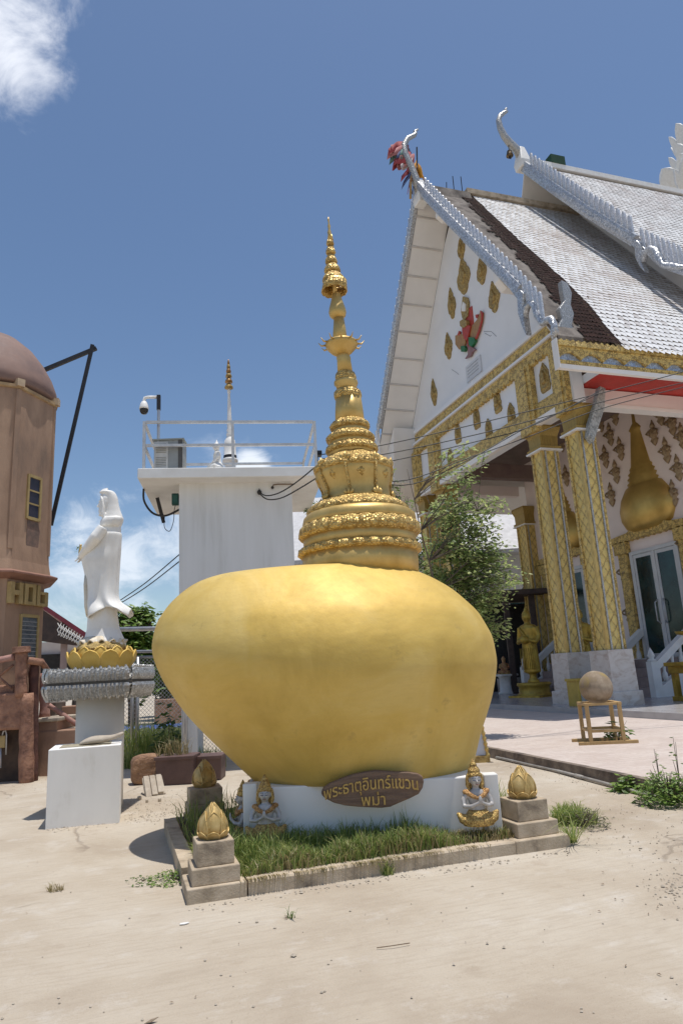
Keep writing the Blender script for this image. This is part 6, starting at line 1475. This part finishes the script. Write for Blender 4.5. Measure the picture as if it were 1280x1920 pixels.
def bush(lab, px, Y, blobs, n, size, mat, seed, nm='background_tree'):
    b0 = toRG(Vector((toW(PX(px, 1280, Y=Y)).x, Y, 0))); o = []
    for x, y, rx, rz in blobs:
        q_ = PX(x, y, Y=Y)-b0; s_ = Y/F*1.03; o.append((q_.x, q_.y, q_.z, rx*s_, rx*s_, rz*s_))
    zt = max(b[2] for b in o)
    return tree(nm, lab, b0, zt*.9, .13, o, n, size, mat, 2, 'trees behind the chain link fence', seed=seed)
bush('bright green bushy tree right behind the white goddess statue', 250, 27, ((245, 1170, 36, 34), (262, 1150, 24, 22), (232, 1200, 28, 40), (268, 1220, 36, 50), (255, 1265, 50, 35), (236, 1135, 10, 8)), 5200, .30, LEAFB, 21)
bush('darker green tree between the bright bush and the boulder', 310, 30, ((305, 1165, 24, 22), (320, 1150, 24, 20), (300, 1205, 24, 40), (330, 1230, 50, 60), (290, 1250, 34, 50)), 4600, .30, LEAFD, 22)
bush('dim green tree low behind the fence beside the rocks', 300, 33, ((300, 1270, 40, 30), (350, 1280, 55, 34), (400, 1290, 50, 30), (430, 1270, 50, 60)), 3200, .32, LEAFD, 23)
bush('dark tree at the back of the open pavilion', 140, 34, ((140, 1225, 26, 26), (125, 1245, 24, 26), (180, 1240, 24, 24)), 2200, .3, LEAFD, 24)
bush('dark shady tree above the shed behind the porch', 930, 36, ((920, 1190, 40, 30), (965, 1180, 40, 34), (890, 1210, 40, 30), (950, 1230, 34, 26)), 3000, .35, LEAFD, 25)
# ---- vegetation by the fence and loose plants
random.seed(3)
def gsp(x, y): q_ = PX(x, y, Z=0); return (q_.x, q_.y, 0)
weeds('tall_grass', 'tall green grass before the chain link fence', [gsp(x, 1415+4*(i % 3)) for i, x in enumerate(range(236, 345, 9))], 1500, .85, .45, GRASSM, (.05, .5), (.005, .011), kind='stuff')
weeds('tall_grass', 'low green grass at the foot of the fence', [gsp(x, 1440) for x in (232, 240, 250, 365, 380, 395)], 500, .45, .3, GRASSM, (.05, .7), (.005, .010), kind='stuff')
leafy('reed_plant', 'dark leaved stalky plant in front of the fence above the grass', gsp(318, 1425), 150, .32, 1.25, .17, LEAFD, flat=.2)
leafy('weed_clump', 'green leafy weed below the flat pipe end at the plaza kerb', PX(1172, 1484, Z=.0), 110, .15, .20, .10, LEAFB)
leafy('weed_clump', 'large spreading clump of feathery green weeds at the right edge of the plaza kerb', PX(1256, 1506, Z=.0), 1100, .36, .34, .055, LEAFB)
leafy('weed_stalk', 'thin dark stalk with paired leaves rising from the weeds at the kerb', PX(1240, 1492, Z=.0), 22, .06, .55, .07, LEAFD)
leafy('weed_stalk', 'second dark stalk with leaves at the very right edge, taller', PX(1276, 1490, Z=.0), 26, .07, .7, .07, LEAFD)
weeds('weed_clump', 'bushy green and brown weed clump right of the concrete pedestal with the bud', [PX(x, y, Z=.0) for x, y in ((1058, 1545), (1075, 1540), (1090, 1545), (1065, 1530))], 800, .20, .16, GRASSM, (.3, 1.3), (.003, .006))
leafy('ground_herb', 'brownish small leaved herb on the right side of the weed clump', PX(1095, 1550, Z=.0), 420, .24, .17, .028, leafmat('leaf_olive', (.06, .07, .03), (.11, .12, .05), (.17, .15, .08)))
weeds('grass_tuft', 'flat grass tuft sprawling at the right end of the concrete border', [PX(1074, 1580, Z=.02)], 50, .36, .04, GRASSM, (1.1, 1.7), (.003, .005))
weeds('grass_tuft', 'grass tuft sprouting from the middle of the front border', [PX(728, 1640, Z=.0), PX(732, 1632, Z=.0)], 130, .17, .05, GRASSM, (.2, 1.1), (.003, .005))
leafy('creeping_weed', 'creeping green weed on the ground left of the near pedestal', PX(325, 1650, Z=.0), 260, .20, .07, .035, LEAFB)
leafy('creeping_weed', 'sparse trailing weed farther left of the near pedestal', PX(270, 1652, Z=.0), 60, .17, .03, .03, LEAFD)
weeds('grass_tuft', 'small dry tuft growing from a crack at the left of the concrete', [PX(104, 1672, Z=.0)], 46, .10, .06, GRASSY, (.3, 1.2), (.002, .004))
weeds('grass_tuft', 'tiny dark sprout in the open concrete below the grass bed', [PX(545, 1722, Z=.0)], 14, .10, .03, LEAFD, (.2, 1.2), (.002, .004))
leafy('weed_clump', 'little green weed in the shade by the pale stone at the left wall', PX(33, 1440, Z=0), 60, .16, .22, .07, LEAFB)
t = thing('blue_tarpaulin', 'crumpled blue tarpaulin lying behind the grass inside the fence', 'tarpaulin', gsp(285, 1395), local=False)
m = MB(); n = 18; c_ = Vector(PX(285, 1388, Z=0))
m.v = [c_+Vector((-1.3+2.6*i/n, -.5+1.0*j/8, .35+.14*noise.noise((i*.7, j*.9, 2)))) for j in range(9) for i in range(n+1)]; m.f = [[j*(n+1)+i, j*(n+1)+i+1, (j+1)*(n+1)+i+1, (j+1)*(n+1)+i] for j in range(8) for i in range(n)]
m.build('sheet', M('tarp_blue', (.035, .08, .36), (.05, .11, .42), 6, .45), t, True, solid=.01); m = MB()
for k in range(5): m.sph(c_+Vector((-1.0+.5*k, 0, .12)), (.32, .4, .25), 10)
m.build('covered_heap', M('heap_soil', (.2, .15, .1)), t)
m = MB(); a = PX(310, 1300, Y=24); m.bb((a.x-.3, a.y, -.05), (a.x+.6, a.y+1, PX(310, 1312, Y=24).z)); tag(m.build('brick_ledge', BROWNW), 'brown ledge of masonry on the bank behind the fence', 'ledge')
rock('rock', 'reddish stone block sitting on the bank behind the fence', 297, 326, 1300, 1312, ROCK, 'rock', .8, 9) if False else None
# dry leaves, straws, pebbles on the concrete
LIT = M('leaf_litter', (.16, .11, .07), (.26, .20, .14), 20, .9)
def litter(spots, nm, lab, s0, s1):
    m = MB()
    for x, y in spots:
        q_ = PX(x, y, Z=.0); q_ = Vector((q_.x, q_.y, max(0, ground_h(q_.x, q_.y))+.008)); s = rnd(s0, s1); a_ = rnd(0, PI); d = Vector((math.cos(a_), math.sin(a_), rnd(0, .3))); u = Vector((-d.y, d.x, .1))*.4
        m.add([q_-d*s, q_+u*s, q_+d*s, q_-u*s+Vector((0, 0, s*.3))], [(0, 1, 2), (0, 2, 3)])
    return tag(m.build(nm, LIT, weld=False), lab, kind='stuff')
sp_ = [(rnd(240, 350), rnd(1500, 1545)) for _ in range(110)]+[(rnd(150, 360), 1552-(x_-150)*.16+rnd(-6, 6)) for x_ in [rnd(150, 360) for _ in range(1)] for _ in range(20)]
sp_ += [(x, 1556-(x-100)*.17+rnd(-5, 5)) for x in [rnd(100, 350) for _ in range(90)]]+[(rnd(0, 90), 1478+rnd(-5, 5)) for _ in range(26)]+[(rnd(0, 1280), rnd(1600, 1920)) for _ in range(20)]+[(rnd(1090, 1280), rnd(1500, 1720)) for _ in range(40)]+[(rnd(920, 1180), 1415+(0)*1+rnd(0, 90)) for _ in range(40)]+[(545+rnd(-12, 12), 1722+rnd(-3, 4)) for _ in range(12)]
litter(sp_, 'leaf_litter', 'scattered dry leaves and crumbs on the concrete', .004, .015)
# crumbs of gravel and grit
GRV = M('gravel_grit', (.48, .42, .34), (.34, .285, .22), 30, .9)
def grit(spots, lab):
    m = MB()
    for x, y in spots:
        q_ = PX(x, y, Z=0); s = rnd(.003, .011)*(1.6 if random.random() < .08 else 1); z_ = max(0, ground_h(q_.x, q_.y))
        c = Vector((q_.x, q_.y, z_+s*.4)); k = [Vector((rnd(.7, 1.3)*s*a, rnd(.7, 1.3)*s*b, rnd(.6, 1)*s*e)) for a, b, e in ((1, 0, 0), (0, 1, 0), (-1, 0, 0), (0, -1, 0), (0, 0, .8), (0, 0, -.6))]
        m.add([c+v for v in k], [(0, 1, 4), (1, 2, 4), (2, 3, 4), (3, 0, 4), (1, 0, 5), (2, 1, 5), (3, 2, 5), (0, 3, 5)])
    return tag(m.build('grit', GRV, weld=False), lab, kind='stuff')
gs_ = [(random.gauss(1262, 26), random.gauss(1660, 26)) for _ in range(150)]+[(rnd(1090, 1280), rnd(1500, 1600)) for _ in range(110)]+[(x, 1703-(x-350)*.152+abs(random.gauss(0, 5))) for x in [rnd(350, 1068) for _ in range(170)]]
gs_ += [(rnd(236, 350), rnd(1478, 1548)) for _ in range(190)]+[(x, 1558-(x-85)*.15+abs(random.gauss(0, 5))) for x in [rnd(85, 330) for _ in range(120)]]+[(rnd(0, 1280), rnd(1590, 1915)) for _ in range(90)]+[(x, 1425+(x-930)*.245+rnd(-6, 14)) for x in [rnd(930, 1180) for _ in range(120)]]+[(rnd(0, 120), 1458+rnd(-8, 18)) for _ in range(60)]
grit(gs_, 'loose grit and tiny stones scattered over the concrete and along its edges')
t = thing('paper_scrap', 'torn scrap of white paper on the concrete in front of the near pedestal', 'litter', PX(345, 1732, Z=.004), local=True)
m = MB(); m.prism([(-.03, -.01), (0, -.018), (.035, -.005), (.028, .012), (-.02, .014)], 'z', 0, .004); m.build('scrap', PLASTER, t)
t = thing('dry_leaf', 'curled brown leaf lying at the bottom edge of the picture', 'leaf', PX(283, 1917, Z=.004), local=True)
m = MB(); m.add([(-.03, 0, 0), (0, -.014, .006), (.035, 0, .016), (0, .014, .006), (0, 0, .001)], [(0, 1, 4), (1, 2, 4), (2, 3, 4), (3, 0, 4)]); m.build('leaf_blade', LIT, t, solid=.002)
t = thing('twig', 'thin dry twig on the concrete near the bottom right', 'twig', PX(735, 1775, Z=.006), local=False)
m = MB(); m.tube([PX(706, 1777, Z=.008), PX(735, 1773, Z=.012), PX(768, 1768, Z=.008)], .003, 5); m.build('stick', LIT, t)

# ================================================================ overhead wires in front of the temple
W_ = lambda pts, lab: cable('power_cable', lab, pts, .0105, BLACK, 'power cables crossing in front of the temple')
W_([PX(604, 852, Y=12.6), PX(700, 838, Y=12.8), PX(900, 793, Y=13.2), PX(1194, 720, Y=13.8), PX(1320, 686, Y=14)], 'topmost of the black cables crossing the temple gable')
W_([PX(604, 860, Y=12.6), PX(700, 855, Y=12.8), PX(900, 813, Y=13.2), PX(1110, 758, Y=13.6), PX(1320, 708, Y=14)], 'second from the top of the black cables crossing the temple')
W_([PX(604, 868, Y=12.6), PX(700, 870, Y=12.8), PX(900, 826, Y=13.2), PX(1000, 797, Y=13.5), PX(1128, 730, Y=14.4)], 'black cable rising to the carved white bracket under the eave')
W_([TX(2.55, -1.25, 5.2), PX(740, 903, Y=12.6), PX(880, 858, Y=13), PX(1000, 815, Y=13.5), PX(1130, 765, Y=14), PX(1320, 716, Y=14.3)], 'fourth black cable, sagging lowest towards the slender tree')
W_([TX(2.65, -1.25, 5.05), PX(755, 910, Y=12.6), PX(870, 866, Y=13), PX(990, 800, Y=13.5), PX(1125, 737, Y=14.4)], 'lowest black cable behind the spire, joining the carved bracket')

# ================================================================ camera, light, sky
cam = bpy.data.cameras.new('camera'); co = bpy.data.objects.new('camera', cam); COL.objects.link(co)
cam.sensor_fit = 'VERTICAL'; cam.sensor_height = 36; cam.lens = 24; cam.clip_end = 3000; cam.clip_start = .05
# camera axes in world space: right, up (image), back
def cw(v): return Vector((v.dot(XC), v.dot(YC), v.dot(UPC)))
rx_, uy_, bz_ = cw(Vector((1, 0, 0))), cw(Vector((0, -1, 0))), cw(Vector((0, 0, -1)))
co.matrix_world = Matrix(((rx_.x, uy_.x, bz_.x, 0), (rx_.y, uy_.y, bz_.y, 0), (rx_.z, uy_.z, bz_.z, EYE), (0, 0, 0, 1)))
SC.camera = co
EL, AZ = math.radians(82.7), math.radians(110)   # azimuth east of +Y
sd = Vector((math.cos(EL)*math.sin(AZ), math.cos(EL)*math.cos(AZ), math.sin(EL)))
sl = bpy.data.lights.new('sun', 'SUN'); so_ = bpy.data.objects.new('sun', sl); COL.objects.link(so_)
sl.energy = 3.3; sl.angle = math.radians(.53); sl.color = (1, .955, .89); so_.rotation_euler = sd.to_track_quat('Z', 'Y').to_euler()
w = bpy.data.worlds.new('World'); SC.world = w; w.use_nodes = True; nt = w.node_tree
bg = nt.nodes['Background']; sky = nt.nodes.new('ShaderNodeTexSky'); sky.sky_type = 'NISHITA'; sky.sun_disc = False
sky.sun_elevation = EL; sky.sun_rotation = AZ; sky.air_density = 1.0; sky.dust_density = .7; sky.ozone_density = 1.2; sky.altitude = 100
hs_ = nt.nodes.new('ShaderNodeHueSaturation'); hs_.inputs['Saturation'].default_value = 1.07; L(nt, sky.outputs[0], hs_.inputs['Color'])
tc = nt.nodes.new('ShaderNodeTexCoord'); vec = tc.outputs['Generated']
col = hs_.outputs[0]
def cloud(col, px, py, rad, sc, thr, soft, bright, stretch=(1, 1, 1), seed=0.0, amt=.9, kn=.9):
    d = ray(px, py).normalized(); dp = nt.nodes.new('ShaderNodeVectorMath'); dp.operation = 'DISTANCE'; nrm = nt.nodes.new('ShaderNodeVectorMath'); nrm.operation = 'NORMALIZE'
    L(nt, vec, nrm.inputs[0]); L(nt, nrm.outputs[0], dp.inputs[0]); dp.inputs[1].default_value = d
    fall = math_(nt, 'SUBTRACT', 1.0, math_(nt, 'DIVIDE', dp.outputs['Value'], rad))
    mp = nt.nodes.new('ShaderNodeMapping'); mp.inputs['Scale'].default_value = stretch; mp.inputs['Location'].default_value = (seed, seed*1.3, 0); L(nt, nrm.outputs[0], mp.inputs[0])
    nz = noise_(nt, mp.outputs[0], sc, 9, .62, .5)
    f = math_(nt, 'ADD', math_(nt, 'MULTIPLY', math_(nt, 'SUBTRACT', nz, .5), kn*2), fall)
    mr = nt.nodes.new('ShaderNodeMapRange'); mr.interpolation_type = 'SMOOTHSTEP'; L(nt, f, mr.inputs[0]); mr.inputs[1].default_value = thr; mr.inputs[2].default_value = thr+soft; mr.inputs[4].default_value = amt
    return mix(nt, mr.outputs[0], col, bright)
col = cloud(col, -10, 20, .13, 9, .26, .7, (8.6, 8.9, 9.6), (1, 1, 1), 2.0, .9, 1.0)
col = cloud(col, 190, 1060, .17, 11, .38, .6, (7.4, 8.0, 8.8), (1, 1, 1.7), 4.0, .85, .8)
col = cloud(col, 420, 1000, .20, 10, .38, .7, (7.4, 8.0, 8.8), (1, 1, 1.7), 6.0, .85, .8)
col = cloud(col, 470, 885, .055, 18, .25, .4, (8.0, 8.5, 9.2), (1, 1, 1.4), 8.0, .9, .5)
L(nt, col, bg.inputs[0]); bg.inputs[1].default_value = .098
SC.view_settings.view_transform = 'Standard'; SC.view_settings.look = 'None'; SC.view_settings.exposure = 0.28; SC.view_settings.gamma = 1
SC.cycles.max_bounces = 8; SC.cycles.use_adaptive_sampling = True; SC.cycles.use_denoising = True
